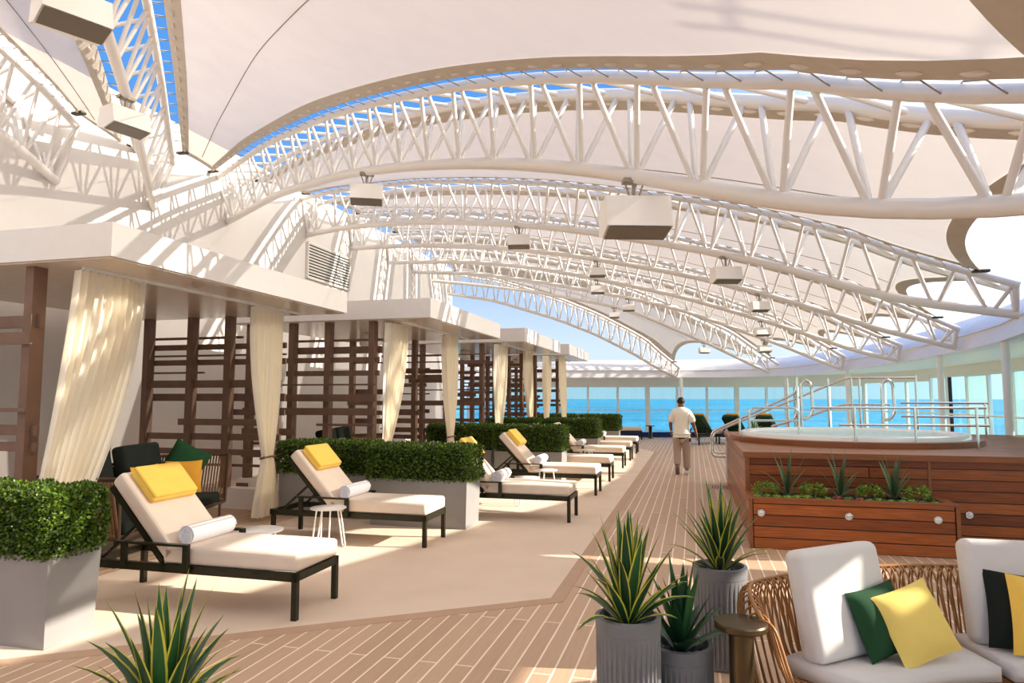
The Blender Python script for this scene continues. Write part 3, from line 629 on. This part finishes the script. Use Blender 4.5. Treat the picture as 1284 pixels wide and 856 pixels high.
# ------------------------------------------------------------------ hedge planters
def leaves_on_box(a, b_, n, size, seed, depth=.06, rad=.05):
    g = np.random.default_rng(seed); a, b_ = np.array(a, float), np.array(b_, float); d = b_-a
    ar = [d[0]*d[1], d[0]*d[2], d[0]*d[2], d[1]*d[2], d[1]*d[2]]; ar = np.array(ar)/sum(ar)
    fc = g.choice(5, n, p=ar); u = g.random((n, 3)); p = a+u*d; nm = np.zeros((n, 3))
    for k, (ax, v, s_) in enumerate([(2, b_[2], 1), (1, a[1], -1), (1, b_[1], 1), (0, a[0], -1), (0, b_[0], 1)]):
        q = fc == k; p[q, ax] = v; nm[q, ax] = s_
    # rounded edges, lumps, random depth
    c = np.clip(p, a+rad, b_-rad); c[:, 2] = np.minimum(p[:, 2], b_[2]-rad); dv = p-c; ln = np.linalg.norm(dv, axis=1, keepdims=True); p = c + dv/np.maximum(ln, 1e-6)*np.minimum(ln, rad)
    lump = .018*np.sin(p[:, :1]*17+1)*np.sin(p[:, 1:2]*19)*np.sin(p[:, 2:3]*15+2)
    p += nm*(lump + (g.random((n, 1))**1.5)*-depth + .012)
    dr = nm*.8 + g.normal(size=(n, 3))*.75; dr[:, 2] += .25; dr /= np.linalg.norm(dr, axis=1, keepdims=True)
    rn = g.normal(size=(n, 3)); sd = np.cross(dr, rn); sd /= np.linalg.norm(sd, axis=1, keepdims=True)
    L = size*(.7+.6*g.random((n, 1))); W = L*.33
    V = np.stack([p, p+dr*L*.5+sd*W, p+dr*L, p+dr*L*.5-sd*W], 1).reshape(-1, 3)
    F = np.arange(4*n).reshape(-1, 4)
    return V.tolist(), F.tolist()
def make_planter(lab, n, size, seed, Wy=.58):
    r = empty('hedge_planter', lab, 'hedge planter', (0, 0, 0), group='grey hedge planters'); Lx, h = 1.38, .62
    m = MB(); t_ = .012; q = .02
    lo = [(-Lx+q, q), (-q, q), (-q, Wy-q), (-Lx+q, Wy-q)]; hi = [(-Lx, 0), (0, 0), (0, Wy), (-Lx, Wy)]; ih = [(-Lx+t_, t_), (-t_, t_), (-t_, Wy-t_), (-Lx+t_, Wy-t_)]
    v = [(x, y, 0) for x, y in lo] + [(x, y, h) for x, y in hi] + [(x, y, h) for x, y in ih] + [(x, y, h-.08) for x, y in ih]
    m.raw(v, [(3, 2, 1, 0)] + [(i, (i+1) % 4, 4+(i+1) % 4, 4+i) for i in range(4)] + [(4+i, 4+(i+1) % 4, 8+(i+1) % 4, 8+i) for i in range(4)] + [(8+i, 8+(i+1) % 4, 12+(i+1) % 4, 12+i) for i in range(4)] + [(12, 13, 14, 15)])
    m.build('box', 'planter', r)
    V, F = leaves_on_box((-Lx-.03, -.03, h-.02), (.03, Wy+.03, h+.42), n, size, seed)
    hd = MB(); hd.raw(V, F).build('hedge', 'hedge', r)
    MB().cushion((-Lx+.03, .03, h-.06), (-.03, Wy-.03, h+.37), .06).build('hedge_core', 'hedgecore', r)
    return r
pa = make_planter('big grey planter with clipped boxwood hedge, beside the first lounger', 26000, .026, 1, .43); pa.location = (-4.23, 3.72, .005)
pb = make_planter('long grey planter with clipped hedge behind the second lounger', 13000, .034, 2); pb.location = (-2.84, 8.41, .005); index_kids()
for x, y, l in [(-4.45, 8.75, 'grey hedge planter behind the yellow pillow of the second lounger'), (-2.5, 13.2, 'grey hedge planter between the fourth and fifth loungers'), (-4.0, 13.42, 'grey hedge planter beside the curtain of the second cabana'), (-2.43, 17.85, 'grey hedge planter between the sixth and seventh loungers'), (-3.97, 17.7, 'hedge planter half hidden between the third cabana curtains'), (-2.33, 22.1, 'farthest grey hedge planter, by the last lounger of the row'), (-3.85, 22.3, 'hedge planter beneath the last curtain')]:
    o = copy_tree(pb); o.location = (x, y, .005); o['label'] = l
    if y > 12:
        for c in bpy.data.objects:
            if c.parent == o and c.name.startswith('hedge'): c.scale = (1, 1, 1.07)

# ------------------------------------------------------------------ fluted pots with yuccas
def blade(m, base, az, lean, L, W, mi=(0, 1), curl=.5, edge=.2, n=7):
    c, s_ = math.cos(az), math.sin(az); sd = Vector((-s_, c, 0)); P = []
    for i in range(n+1):
        k = i/n; th = lean + curl*k*k*lean; r_ = L*k
        p = Vector(base) + Vector((c*math.sin(th)*r_, s_*math.sin(th)*r_, math.cos(th)*r_))
        up = Vector((-c*math.cos(th), -s_*math.cos(th), math.sin(th)))
        w = W*(.55+.45*math.sin(min(1, k*1.9)*PI/2)) * (1-max(0, (k-.35)/.65)**1.7) + .0006
        P.append([p+sd*w*.5+up*w*.16, p+sd*w*.5*(1-edge)+up*w*.1, p, p-sd*w*.5*(1-edge)+up*w*.1, p-sd*w*.5+up*w*.16])
    o = len(m.v); m.v += [tuple(q) for r_ in P for q in r_]
    for i in range(n):
        for j in range(4):
            m.f.append((o+i*5+j, o+i*5+j+1, o+(i+1)*5+j+1, o+(i+1)*5+j)); m.mi.append(mi[1] if j in (0, 3) else mi[0]); m.sm.append(True)
def yucca(parent, z, n, L, W, seed, mats, spread=1., edge=.2, cen=(0, 0)):
    rd = random.Random(seed); m = MB(); hd = max(1, n//22)
    for h in range(hd):
        ca = rd.random()*6.28; cr = .05*(hd > 1); bx, by = cen[0]+cr*math.cos(ca), cen[1]+cr*math.sin(ca)
        for i in range(n//hd):
            k = i/(n//hd); az = i*2.4+rd.random()*.5+h; lean = (.06+.95*k**1.25)*spread*rd.uniform(.8, 1.15)
            blade(m, (bx+.02*math.cos(az), by+.02*math.sin(az), z+.07*(1-k)), az, lean, L*(1-.3*k)*rd.uniform(.8, 1.08), W*rd.uniform(.85, 1.15), curl=rd.uniform(.05, .45), edge=edge)
    return m.build('foliage', mats, parent)
def pot(x, y, prof, lab, n, L, W, seed, mats=('yucca', 'yuccaedge'), edge=.26, spread=1., fl=36):
    r = empty('potted_yucca', lab, 'potted plant', (x, y, 0), group='potted yuccas in fluted concrete pots'); N = fl*4; zt = prof[-1][1]; R = prof[-1][0]
    zf = zt-.07
    rm = lambda k, rr, z: 1-.055*(1 if k % 4 >= 2 else 0)*(1 if .02 < z < zf else 0)
    full = prof + [(R-.022, zt+.004), (R-.03, zt-.01), (R-.032, zt-.06), (.001, zt-.06)]
    dense = []
    for (r0, z0), (r1, z1) in zip(full[:-1], full[1:]): dense.append((r0, z0))
    dense.append(full[-1])
    MB().lathe(dense, N, rmod=rm, smooth=False).build('pot', 'concrete', r)
    pb_ = MB(); rd = random.Random(seed)
    for i in range(46):
        a, q = rd.random()*6.28, (R-.06)*math.sqrt(rd.random()); c = Vector((q*math.cos(a), q*math.sin(a), zt-.05+rd.random()*.02)); k = rd.uniform(.016, .03)
        pb_.lathe([(.001, -k*.6), (k*.8, -k*.4), (k, 0), (k*.8, k*.4), (.001, k*.6)], 9, c)
    pb_.build('pebbles', 'pebble', r)
    yucca(r, zt-.06, n, L, W, seed, mats, spread, edge); return r
tall = [(.135, 0), (.145, .02), (.15, .06), (.155, .2), (.158, .4), (.158, .55), (.16, .56), (.162, .62)]
pot(-.335, 3.5, tall, 'tall fluted concrete pot with yellow edged yucca, front of the three pots', 36, .52, .06, 11)
bowl = [(.09, 0), (.13, .04), (.155, .12), (.165, .22), (.165, .35), (.167, .36), (.166, .42)]
pot(-.09, 3.77, bowl, 'low bowl shaped pot with dark green yucca between the two tall pots', 30, .46, .056, 12, ('yucca', 'yucca'))
pot(.145, 4.68, [(r_*1.06, z_) for r_, z_ in tall], 'tall fluted concrete pot with yellow edged yucca, beside the bronze table', 34, .54, .056, 15)
pot(-1.95, 2.22, [(a_, b_*.8) for a_, b_ in tall], 'yellow edged yucca at the bottom edge of the view, pot hidden', 38, .52, .062, 21)
r = empty('bronze_table', 'round bronze pedestal table between the pots and the rattan sofa', 'side table', (.205, 3.62, 0))
MB().lathe([(.13, 0), (.13, .012), (.06, .016), (.06, .57), (.001, .57)], 40, smooth=False).build('pedestal', 'bronze', r); MB().lathe([(.001, .565), (.122, .565), (.128, .572), (.128, .592), (.122, .6), (.001, .6)], 56, smooth=False).build('top', 'bronze', r)

# ------------------------------------------------------------------ hot tub deck
r = empty('hot_tub_deck', 'teak clad platform around the round hot tub', 'hot tub deck', (.62, 8.95, 0))
bx, by = 7.0, 5.4
m = MB(); m.box((0, 0, 0), (bx, by, .985)); m.build('cladding', 'teak', r)
m = MB(); m.box((-.02, -.02, .985), (bx, by, 1.02)); m.build('deck_top', 'teaktop', r)
m = MB(); m.box((-.035, -.035, .96), (bx, .05, 1.03)); m.box((-.035, .05, .96), (.05, by, 1.03)); m.box((-.015, -.015, 0), (.04, .04, .96)); m.box((2.0, -.008, 0), (2.03, .01, .96)); m.build('corner_trim', 'teaktrim', r)
m = MB(); m.box((-.03, 4.9, .12), (0, 5.0, .85)); m.build('access_plate', 'white', r)
TC = (2.35-.62, 11.75-8.95)
m = MB(); n = 72; 
m.lathe([(1.78, 1.02), (1.78, 1.1), (1.62, 1.1), (1.62, 1.02)], n, (TC[0], TC[1], 0), smooth=False); m.build('tub_curb', 'teaktrim', r)
m = MB(); m.lathe([(1.62, 1.08), (1.61, 1.15), (1.56, 1.17), (1.48, 1.16), (1.45, 1.1), (1.42, .9), (1.0, .86)], n, (TC[0], TC[1], 0)); m.build('tub_shell', 'tub', r)
m = MB(); m.lathe([(1.46, 1.125), (.7, 1.126), (.001, 1.126)], n, (TC[0], TC[1], 0)); m.build('water', 'tubwater', r)
# front planter box
r = empty('planter_box', 'long teak planter box with succulents in front of the hot tub deck', 'planter box', (.6, 8.28, 0))
m = MB(); LxP, WyP, hP = 2.1, .66, .54
m.box((0, 0, 0), (LxP, .04, hP)); m.box((0, WyP-.04, 0), (LxP, WyP, hP)); m.box((0, 0, 0), (.04, WyP, hP)); m.box((LxP-.04, 0, 0), (LxP, WyP, hP)); m.build('box', 'teak', r)
m = MB(); m.box((-.012, -.012, hP), (LxP+.012, .1, hP+.025)); m.box((-.012, WyP-.1, hP), (LxP+.012, WyP+.003, hP+.025)); m.box((-.012, .1, hP), (.1, WyP-.1, hP+.025)); m.box((LxP-.1, .1, hP), (LxP+.012, WyP-.1, hP+.025))
m.box((-.01, -.01, 0), (.03, .03, hP)); m.box((LxP-.03, -.01, 0), (LxP+.01, .03, hP)); m.build('rim', 'teaktrim', r)
MB().box((.04, .04, .4), (LxP-.04, WyP-.04, hP-.02)).build('soil', 'soil', r)
PZ = hP
rd = random.Random(5)
def agave(x, y, lab, s):
    q = empty('agave', lab, 'agave', (.6+x, 8.28+y, PZ), group='spiky agaves in the teak planter'); yucca(q, 0, 17, .5, .042, s, ('agave', 'agave'), 1.35)
agave(.45, .36, 'spiky agave at the port end of the teak planter', 31); agave(1.02, .36, 'spiky agave in the middle of the teak planter', 32); agave(1.58, .36, 'spiky agave at the starboard end of the teak planter', 33)
def shrublet(x, y, lab, s):
    q = empty('leafy_shrub', lab, 'shrub', (.6+x, 8.28+y, PZ), group='leafy shrubs in the teak planter'); V, F = leaves_on_box((-.13, -.1, -.02), (.13, .1, .16), 420, .03, s, .08, .09); MB().raw(V, F).build('foliage', 'shrublet', q)
for i, (x, lab) in enumerate([(.2, 'bright leafy shrub at the port corner of the teak planter'), (.72, 'dark leafy shrub between the first two agaves'), (1.32, 'leafy shrub between the second and third agaves'), (1.8, 'leafy shrub beyond the third agave')]): shrublet(x, .3, lab, 60+i)
def rosette(x, y, rr, lab, m_, s):
    q = empty('succulent', lab, 'succulent', (.6+x, 8.28+y, PZ), group='small succulents in the teak planter'); g = MB(); k_ = random.Random(s)
    for i in range(16):
        k = i/16; az = i*2.4; le = .15+1.15*k; d = Vector((math.cos(az)*math.sin(le), math.sin(az)*math.sin(le), math.cos(le))); L = rr*(.6+.5*k)
        g.tube([d*L*.1, d*L*.5, d*L*.8, d*L], [rr*.1, rr*.24, rr*.2, rr*.02], 6, True)
    g.build('rosette_leaves', m_, q)
for i in range(18):
    x = .1 + i*.107; m_ = 'rosette' if i in (8, 10) else 'succulent'
    rosette(x, .15+.05*math.sin(i*1.7), rd.uniform(.045, .075), ('red rosette succulent near the middle front of the planter' if i == 8 else 'red rosette succulent right beside a grey pebble patch in the planter' if i == 10 else 'small green rosette succulent along the front of the teak planter'), m_, i)
g = MB()
for i in range(130):
    k = rd.uniform(.014, .028); g.lathe([(.001, -k*.6), (k, 0), (.001, k*.6)], 8, (.12+rd.random()*1.86, .11+rd.random()*.45, PZ+.015))
g.build('pebbles', 'pebble', bpy.data.objects['planter_box'])
# step lights
for x, y, z, l in [(.6+.12, 8.28, .395, 'round step light at the port end of the teak planter'), (.6+1.03, 8.28, .395, 'round step light in the middle of the teak planter'), (.6+1.9, 8.28, .395, 'round step light at the starboard end of the teak planter'), (3.02, 8.95, .36, 'round step light on the hot tub deck beyond the planter')]:
    q = empty('step_light', l, 'step light', (x, y-.001, z), group='round step lights in the teak')
    a = MB().lathe([(.001, 0), (.04, 0), (.043, .006), (.036, .012), (.03, .01)], 28).build('bezel', 'lamp', q); a.rotation_euler = (PI/2, 0, 0)
    a = MB().lathe([(.03, .006), (.02, .016), (.001, .02)], 24).build('lens', 'lens', q); a.rotation_euler = (PI/2, 0, 0)
    a = MB().box((-.036, -.02, -.004), (.036, -.012, .004)).build('visor', 'lamp', q)
# handrails
def rail(lab, tubes, posts, rad=.024):
    r = empty('handrail', lab, 'handrail', tubes[0][0]); o = Vector(tubes[0][0])
    for t_ in tubes: MB().tube([Vector(p)-o for p in t_], rad, 10).build('rail_tube', 'steel', r)
    for a in posts: MB().tube([Vector(a[0])-o, Vector(a[1])-o], rad, 10).build('post', 'steel', r)
def rnd(pts, k=4, r=.12):
    out = [Vector(pts[0])]
    for i in range(1, len(pts)-1):
        p, a, b_ = Vector(pts[i]), Vector(pts[i-1]), Vector(pts[i+1]); da, db = (a-p), (b_-p); ra = min(r, da.length*.45); rb = min(r, db.length*.45); A_, B_ = p+da.normalized()*ra, p+db.normalized()*rb
        out += [A_.lerp(p, q/k).lerp(p.lerp(B_, q/k), q/k) for q in range(k+1)]
    out.append(Vector(pts[-1])); return out
for Y, l in ((14.5, 'polished stair handrail beside the tub deck corner'), (15.5, 'polished stair handrail on the outer side of the steps')):
    k = (Y-14.5)*.03
    rail(l, [rnd([(.66, Y, .5), (.34, Y, .5), (.34, Y, .98), (.52, Y, 1.08), (1.98+k, Y, 1.78), (2.0+k, Y, 2.06)] if Y < 15 else [(.66, Y, .5), (.4, Y, .5), (.4, Y, .9), (.6, Y, 1.02), (3.1, Y, 2.1), (4.4, Y, 2.1)])] + ([rnd([(1.5, Y, 1.12), (1.95, Y, 1.25), (2.0, Y, 1.6)])] if Y < 15 else [rnd([(2.1, Y, 1.2), (3.0, Y, 1.55), (3.9, Y, 1.55)])]),
         [((2.0, Y, 1.0), (2.0, Y, 2.1))] if Y < 15 else [((1.95, Y, 1.0), (1.95, Y, 2.1)), ((2.75, Y, 1.0), (2.75, Y, 2.1)), ((3.2, Y, 1.0), (3.2, Y, 2.1)), ((3.35, Y, 1.0), (3.35, Y, 2.1)), ((4.4, Y, 1.0), (4.4, Y, 2.15))])
def hoop(x, y, dx, lab):
    rail(lab, [[(x-.09, y, 1.02)] + [(x-.09+.09*(1-math.cos(q*PI/8)), y-.0, 1.85+.16*math.sin(q*PI/8)) for q in range(9)] + rnd([(x+.09, y, 1.7), (x+.1, y-.02, 1.45), (x+.02, y, 1.32), (x-.09, y, 1.3)])], [], .026)
hoop(2.0, 13.35, 0, 'tall polished grab hoop at the port side of the tub'); hoop(3.3, 13.2, 0, 'tall polished grab hoop behind the tub water')
rail('long low polished guard rail along the near rim of the tub', [[(1.55, 10.0, 1.56), (3.72, 10.25, 1.56)], [(1.9, 10.05, 1.33), (3.75, 10.25, 1.33)]], [((3.6, 10.23, 1.02), (3.6, 10.23, 1.56)), ((2.1, 10.05, 1.08), (2.1, 10.05, 1.56)), ((2.85, 10.14, 1.08), (2.85, 10.14, 1.56))], .017)
rail('short polished rail at the port rim of the tub', [rnd([(.95, 12.6, 1.02), (.95, 12.6, 1.52), (1.75, 12.6, 1.52), (1.75, 12.6, 1.02)]), [(.95, 12.6, 1.3), (1.75, 12.6, 1.3)]], [((.72, 11.6, 1.02), (.72, 11.6, 1.35))], .02)
rail('polished rail behind the tub on the starboard side', [[(3.6, 13.6, 1.6), (4.9, 13.4, 1.6)], [(3.6, 13.6, 1.36), (4.9, 13.4, 1.36)]], [((4.85, 13.4, 1.02), (4.85, 13.4, 1.6))], .02)
q = empty('potted_grass', 'small leafy plant behind the port rim of the tub', 'potted plant', (1.1, 13.6, 1.02)); yucca(q, 0, 22, .3, .03, 77, ('succulent', 'yuccaedge'), 1.1); MB().lathe([(.1, 0), (.14, .1), (.12, .1), (.001, .09)], 20).build('pot', 'teaktrim', q)
# floor drain
r = empty('floor_drain', 'slotted drain in the deck at the foot of the tub steps', 'drain', (.42, 13.7, 0)); MB().box((-.22, -.4, 0), (.2, .4, .004)).build('plate', 'border', r)
m = MB(); [m.box((-.1+.05*i, -.3, .004), (-.08+.05*i, .1, .008)) for i in range(6)]; m.build('slot', 'hard', r)

# ------------------------------------------------------------------ rattan sofa
CC = Vector((1.75, 2.75, 0))
r = empty('rattan_sofa', 'curved honey rattan sofa with grey white cushions', 'sofa', CC)
# profile in (radius, z): outer foot, up the outside, over the rolled top, down the inside, seat, front roll, foot
prof = [(1.80, .03), (1.86, .2), (1.92, .42), (1.945, .58), (1.925, .68), (1.875, .715), (1.825, .69), (1.79, .6), (1.75, .46), (1.70, .35), (1.6, .315), (1.35, .30), (1.05, .29), (.96, .26), (.93, .2), (.95, .1), (.99, .03)]
def spl(pts, n):
    out = []; P_ = [np.array(p) for p in pts]; P_ = [2*P_[0]-P_[1]]+P_+[2*P_[-1]-P_[-2]]
    for i in range(1, len(P_)-2):
        for k in range(n):
            t_ = k/n; a, b_, c, d = P_[i-1:i+3]
            out.append(.5*((2*b_)+(-a+c)*t_+(2*a-5*b_+4*c-d)*t_**2+(-a+3*b_-3*c+d)*t_**3))
    out.append(P_[-2]); return out
pf = spl(prof, 3)
a0, a1 = math.radians(148), math.radians(24)
m = MB(); N = 150
for i in range(N+1):
    a = a0+(a1-a0)*i/N; tw = .03*(1 if i % 2 else -1)*min(1, max(0, i-4)/10); pts = []
    endk = max(0, 1-i/9)            # the end of the sofa rounds off
    for k, (rr, z) in enumerate(pf):
        aa = a + tw*math.sin(PI*min(1, k/(len(pf)*.55)))*.6
        rr2 = rr - endk**2*.18*(rr > 1.5) ; z2 = z*(1-.16*endk**2)
        pts.append((rr2*math.cos(aa), rr2*math.sin(aa), z2))
    m.tube(pts, .0054, 5, False)
m.build('cane_weave', 'rattan', r)
m = MB()
for rr, z, q in ((1.80, .03, .014), (1.875, .715, .011), (1.70, .35, .01), (.99, .03, .014), (.96, .26, .012), (1.35, .3, .01)):
    ek = lambda i: max(0, 1-i/3.6)**2
    rq = lambda i: rr-ek(i)*.18*(rr > 1.5)
    m.tube([(rq(i)*math.cos(a0+(a1-a0)*i/60), rq(i)*math.sin(a0+(a1-a0)*i/60), z*(1-.16*ek(i))) for i in [k_/2 for k_ in range(121)]], q, 7)
for aa in (a0, a1):
    m.tube([((rr-(.18 if rr > 1.5 else 0))*math.cos(aa), (rr-(.18 if rr > 1.5 else 0))*math.sin(aa), z*.84) for rr, z in pf], .008, 7)
m.build('rim_frame', 'rattan', r)
def seatpad(t0, t1, name, lab):
    P_ = []; n = 14
    m_ = MB(); t0, t1 = math.radians(t0), math.radians(t1); V = []
    bm = bmesh.new(); ring = []
    R0, R1 = 1.2, 1.68
    pts = [(R0*math.cos(t0+(t1-t0)*i/n), R0*math.sin(t0+(t1-t0)*i/n)) for i in range(n+1)] + [(R1*math.cos(t1+(t0-t1)*i/n), R1*math.sin(t1+(t0-t1)*i/n)) for i in range(n+1)]
    for z in (.325, .395):
        ring.append([bm.verts.new((x, y, z)) for x, y in pts])
    bm.faces.new(ring[0][::-1]); bm.faces.new(ring[1])
    k = len(pts)
    for i in range(k): bm.faces.new((ring[0][i], ring[0][(i+1) % k], ring[1][(i+1) % k], ring[1][i]))
    es = [e for e in bm.edges if e.calc_face_angle(0) > .6]
    bmesh.ops.bevel(bm, geom=es, offset=.022, segments=3, profile=.5, affect='EDGES'); bm.verts.index_update()
    m_.raw([v.co.copy() for v in bm.verts], [tuple(v.index for v in f.verts) for f in bm.faces], 0, True); bm.free()
    return m_.build(name, 'sofacush', r)
seatpad(143, 106, 'seat_cushion', ''); seatpad(103, 66, 'seat_cushion', ''); seatpad(63, 28, 'seat_cushion', '')
for am, tw_ in ((131, 0), (92, -.05), (46, 0)):
    a = math.radians(am); c = CC*0 + Vector((1.57*math.cos(a), 1.57*math.sin(a), .655))
    M4 = Matrix.Translation(c) @ Matrix.Rotation(a, 4, 'Z') @ Matrix.Rotation(.2, 4, 'Y')
    MB().cushion((-.07, -.29, -.27), (.07, .29, .27), .045, M4=M4, seg=4).build('back_cushion', 'sofacush', r)
def throw(am, rad, z, size, m_, lab, tilt=.35, yaw=0., roll=.12):
    a = math.radians(am); c = CC + Vector((rad*math.cos(a), rad*math.sin(a), z))
    M4 = Matrix.Translation(c) @ Matrix.Rotation(a+yaw, 4, 'Z') @ Matrix.Rotation(tilt, 4, 'Y') @ Matrix.Rotation(PI/2, 4, 'Y') @ Matrix.Rotation(roll, 4, 'Z')
    tag(MB().pillow(size, size, .14, M4).build('throw_pillow', m_), lab, 'pillow', 'throw pillows on the rattan sofa')
throw(126, 1.44, .57, .34, 'green', 'deep green throw pillow behind the pale yellow one on the rattan sofa', .35, 0, -.12)
throw(121, 1.35, .57, .36, 'yellow2', 'pale yellow throw pillow leaning on the rattan sofa seat', .42, -.1, -.24)
throw(93.3, 1.46, .58, .4, 'dgreen', 'dark green throw pillow at the right edge of the view', .35, 0, .1)
throw(90.3, 1.36, .58, .4, 'yellow', 'yellow throw pillow sliver at the right edge of the view', .4, 0, .1)

# ------------------------------------------------------------------ walking man
def skinned(name, V, E_, R, m_, parent, sub=2):
    me = bpy.data.meshes.new(name); me.from_pydata(V, E_, []); o = bpy.data.objects.new(name, me); COL.objects.link(o); o.parent = parent
    me.materials.append(M[m_]); md = o.modifiers.new('skin', 'SKIN'); md.use_smooth_shade = True; md.use_x_symmetry = False
    for i, q in enumerate(R): me.skin_vertices[0].data[i].radius = q if isinstance(q, tuple) else (q, q)
    me.skin_vertices[0].data[0].use_root = True
    s_ = o.modifiers.new('sub', 'SUBSURF'); s_.levels = sub; s_.render_levels = sub
    # bake to a plain mesh so that the figure is one continuous surface
    dg = bpy.context.evaluated_depsgraph_get(); me2 = bpy.data.meshes.new_from_object(o.evaluated_get(dg)); o.modifiers.clear(); o.data = me2
    return o
r = empty('person', 'person in cream shirt and taupe trousers walking away along the planks', 'person', (-.26, 15.68, 0))
V = [(0, 0, .92), (0, 0, 1.1), (0, .01, 1.3), (0, .01, 1.43), (0, .03, 1.5), (0, .045, 1.56), (0, .05, 1.63), (0, .04, 1.68)]
R = [(.13, .1), (.13, .09), (.13, .09), (.06, .055), .06, (.078, .09), (.09, .104), (.066, .076)]
E_ = [(i, i+1) for i in range(7)]
def chain(par, pts, rad):
    for p, q in zip(pts, rad): V.append(p); R.append(q); E_.append((par, len(V)-1)); par = len(V)-1
    return par
for sx, pts in ((-1, [(-.18, .0, 1.35), (-.235, -.02, 1.13), (-.225, .1, .93)]), (1, [(.18, 0, 1.35), (.255, -.05, 1.13), (.315, -.02, .9)])):
    k = chain(3, pts, [.05, .046, .03]); w_ = Vector(pts[-1]); d = (w_-Vector(pts[-2])).normalized()
    pm = w_+d*.06; k = chain(k, [tuple(pm)], [(.036, .02)])
    for j in range(4):
        a = pm + Vector((0, (j-1.5)*.02, 0)); L = (.07, .08, .075, .06)[j]; chain(k, [tuple(a+d*.03), tuple(a+d*(.03+L*.5)+Vector((-sx*.01, 0, 0))), tuple(a+d*(.03+L)+Vector((-sx*.025, 0, 0)))], [.009, .009, .008])
    chain(k, [tuple(w_+d*.04+Vector((-sx*.005, .04, 0))), tuple(w_+d*.08+Vector((-sx*.01, .055, 0)))], [.011, .009])
kl = chain(0, [(-.095, 0, .86), (-.1, .03, .5), (-.1, -.2, .17), (-.1, -.1, .06)], [.085, .058, .04, .035])
kr = chain(0, [(.095, 0, .86), (.1, .06, .49), (.1, .06, .1), (.11, .17, .05)], [.085, .058, .04, .035])
skinned('body', V, E_, R, 'skin', r)
for sx in (-1, 1): pass
# ears and nose belong to the head
m = MB(); m.lathe([(.001, -.03), (.012, -.02), (.016, 0), (.012, .022), (.001, .03)], 10, (-.078, .04, 1.61)); m.lathe([(.001, -.03), (.012, -.02), (.016, 0), (.012, .022), (.001, .03)], 10, (.078, .04, 1.61)); m.build('ear', 'skin', r)
m = MB(); m.tube([(0, .135, 1.635), (0, .155, 1.6), (0, .14, 1.59)], [.01, .016, .012], 8); m.build('nose', 'skin', r)
m = MB(); P = []
for i in range(13):
    a = .02 + 2.2*i/12; row = []
    for q in range(33):
        b_ = 2*PI*q/32; f = max(0, math.sin(b_)); aa = a*(1-.5*f*f)      # hairline rises over the forehead
        row.append((.079*math.sin(aa)*math.cos(b_), .046+.095*math.sin(aa)*math.sin(b_), 1.612+.094*math.cos(aa)))
    P.append(row)
m.grid(P); m.build('hair', 'hair', r)
# shirt
Vs = [(0, 0, .98), (0, 0, .9), (0, 0, 1.15), (0, .0, 1.3), (0, .01, 1.41), (0, .02, 1.495), (-.165, 0, 1.375), (-.245, -.02, 1.13), (.165, 0, 1.375), (.265, -.05, 1.13)]
Es = [(0, 1), (0, 2), (2, 3), (3, 4), (4, 5), (3, 6), (6, 7), (3, 8), (8, 9)]
skinned('shirt', Vs, Es, [(.19, .14), (.2, .15), (.185, .135), (.19, .135), (.17, .115), (.078, .08), (.108, .1), (.082, .078), (.108, .1), (.082, .078)], 'shirt', r)
Vt = [(0, 0, .9), (-.09, 0, .8), (-.1, .03, .5), (-.1, -.17, .19), (.09, 0, .8), (.1, .055, .49), (.1, .055, .09)]
skinned('trousers', Vt, [(0, 1), (1, 2), (2, 3), (0, 4), (4, 5), (5, 6)], [(.18, .138), .115, .092, .074, .115, .092, .08], 'trouser', r)
m = MB(); m.cushion((-.045, -.1, .0), (.045, .17, .085), .03, M4=TR((.1, .06, .0))); m.build('shoe', 'shoe', r)
m = MB(); m.cushion((-.045, -.1, .0), (.045, .17, .08), .03, M4=TR((-.1, -.19, .1), -.75)); m.build('shoe', 'sole', r)
MB().tube([(-.225+.036*math.cos(q*PI/6), .095+.036*math.sin(q*PI/6), .945) for q in range(12)], .008, 6, closed=True).build('wristband', 'towel', r)
MB().cushion((.165, -.09, .72), (.2, .0, .88), .01).build('radio', 'black', r)

# finer pieces sit one level deeper, under the part they belong to
index_kids()
DEEP = {'hedge_core': 'hedge', 'grille': 'cabinet', 'pebbles': 'pot', 'seam': 'fabric', 'lacing': 'fabric', 'rim': 'box'}
st = lambda n: n.split('.')[0]
for o in list(bpy.data.objects):
    if o.parent and st(o.name) in DEEP and o.parent.parent is None:
        for q in KIDS.get(o.parent.name, []):
            if st(q.name) == DEEP[st(o.name)] and q is not o:
                if q.scale[2] != 1: o.scale = (1, 1, 1)
                o.parent = q; break
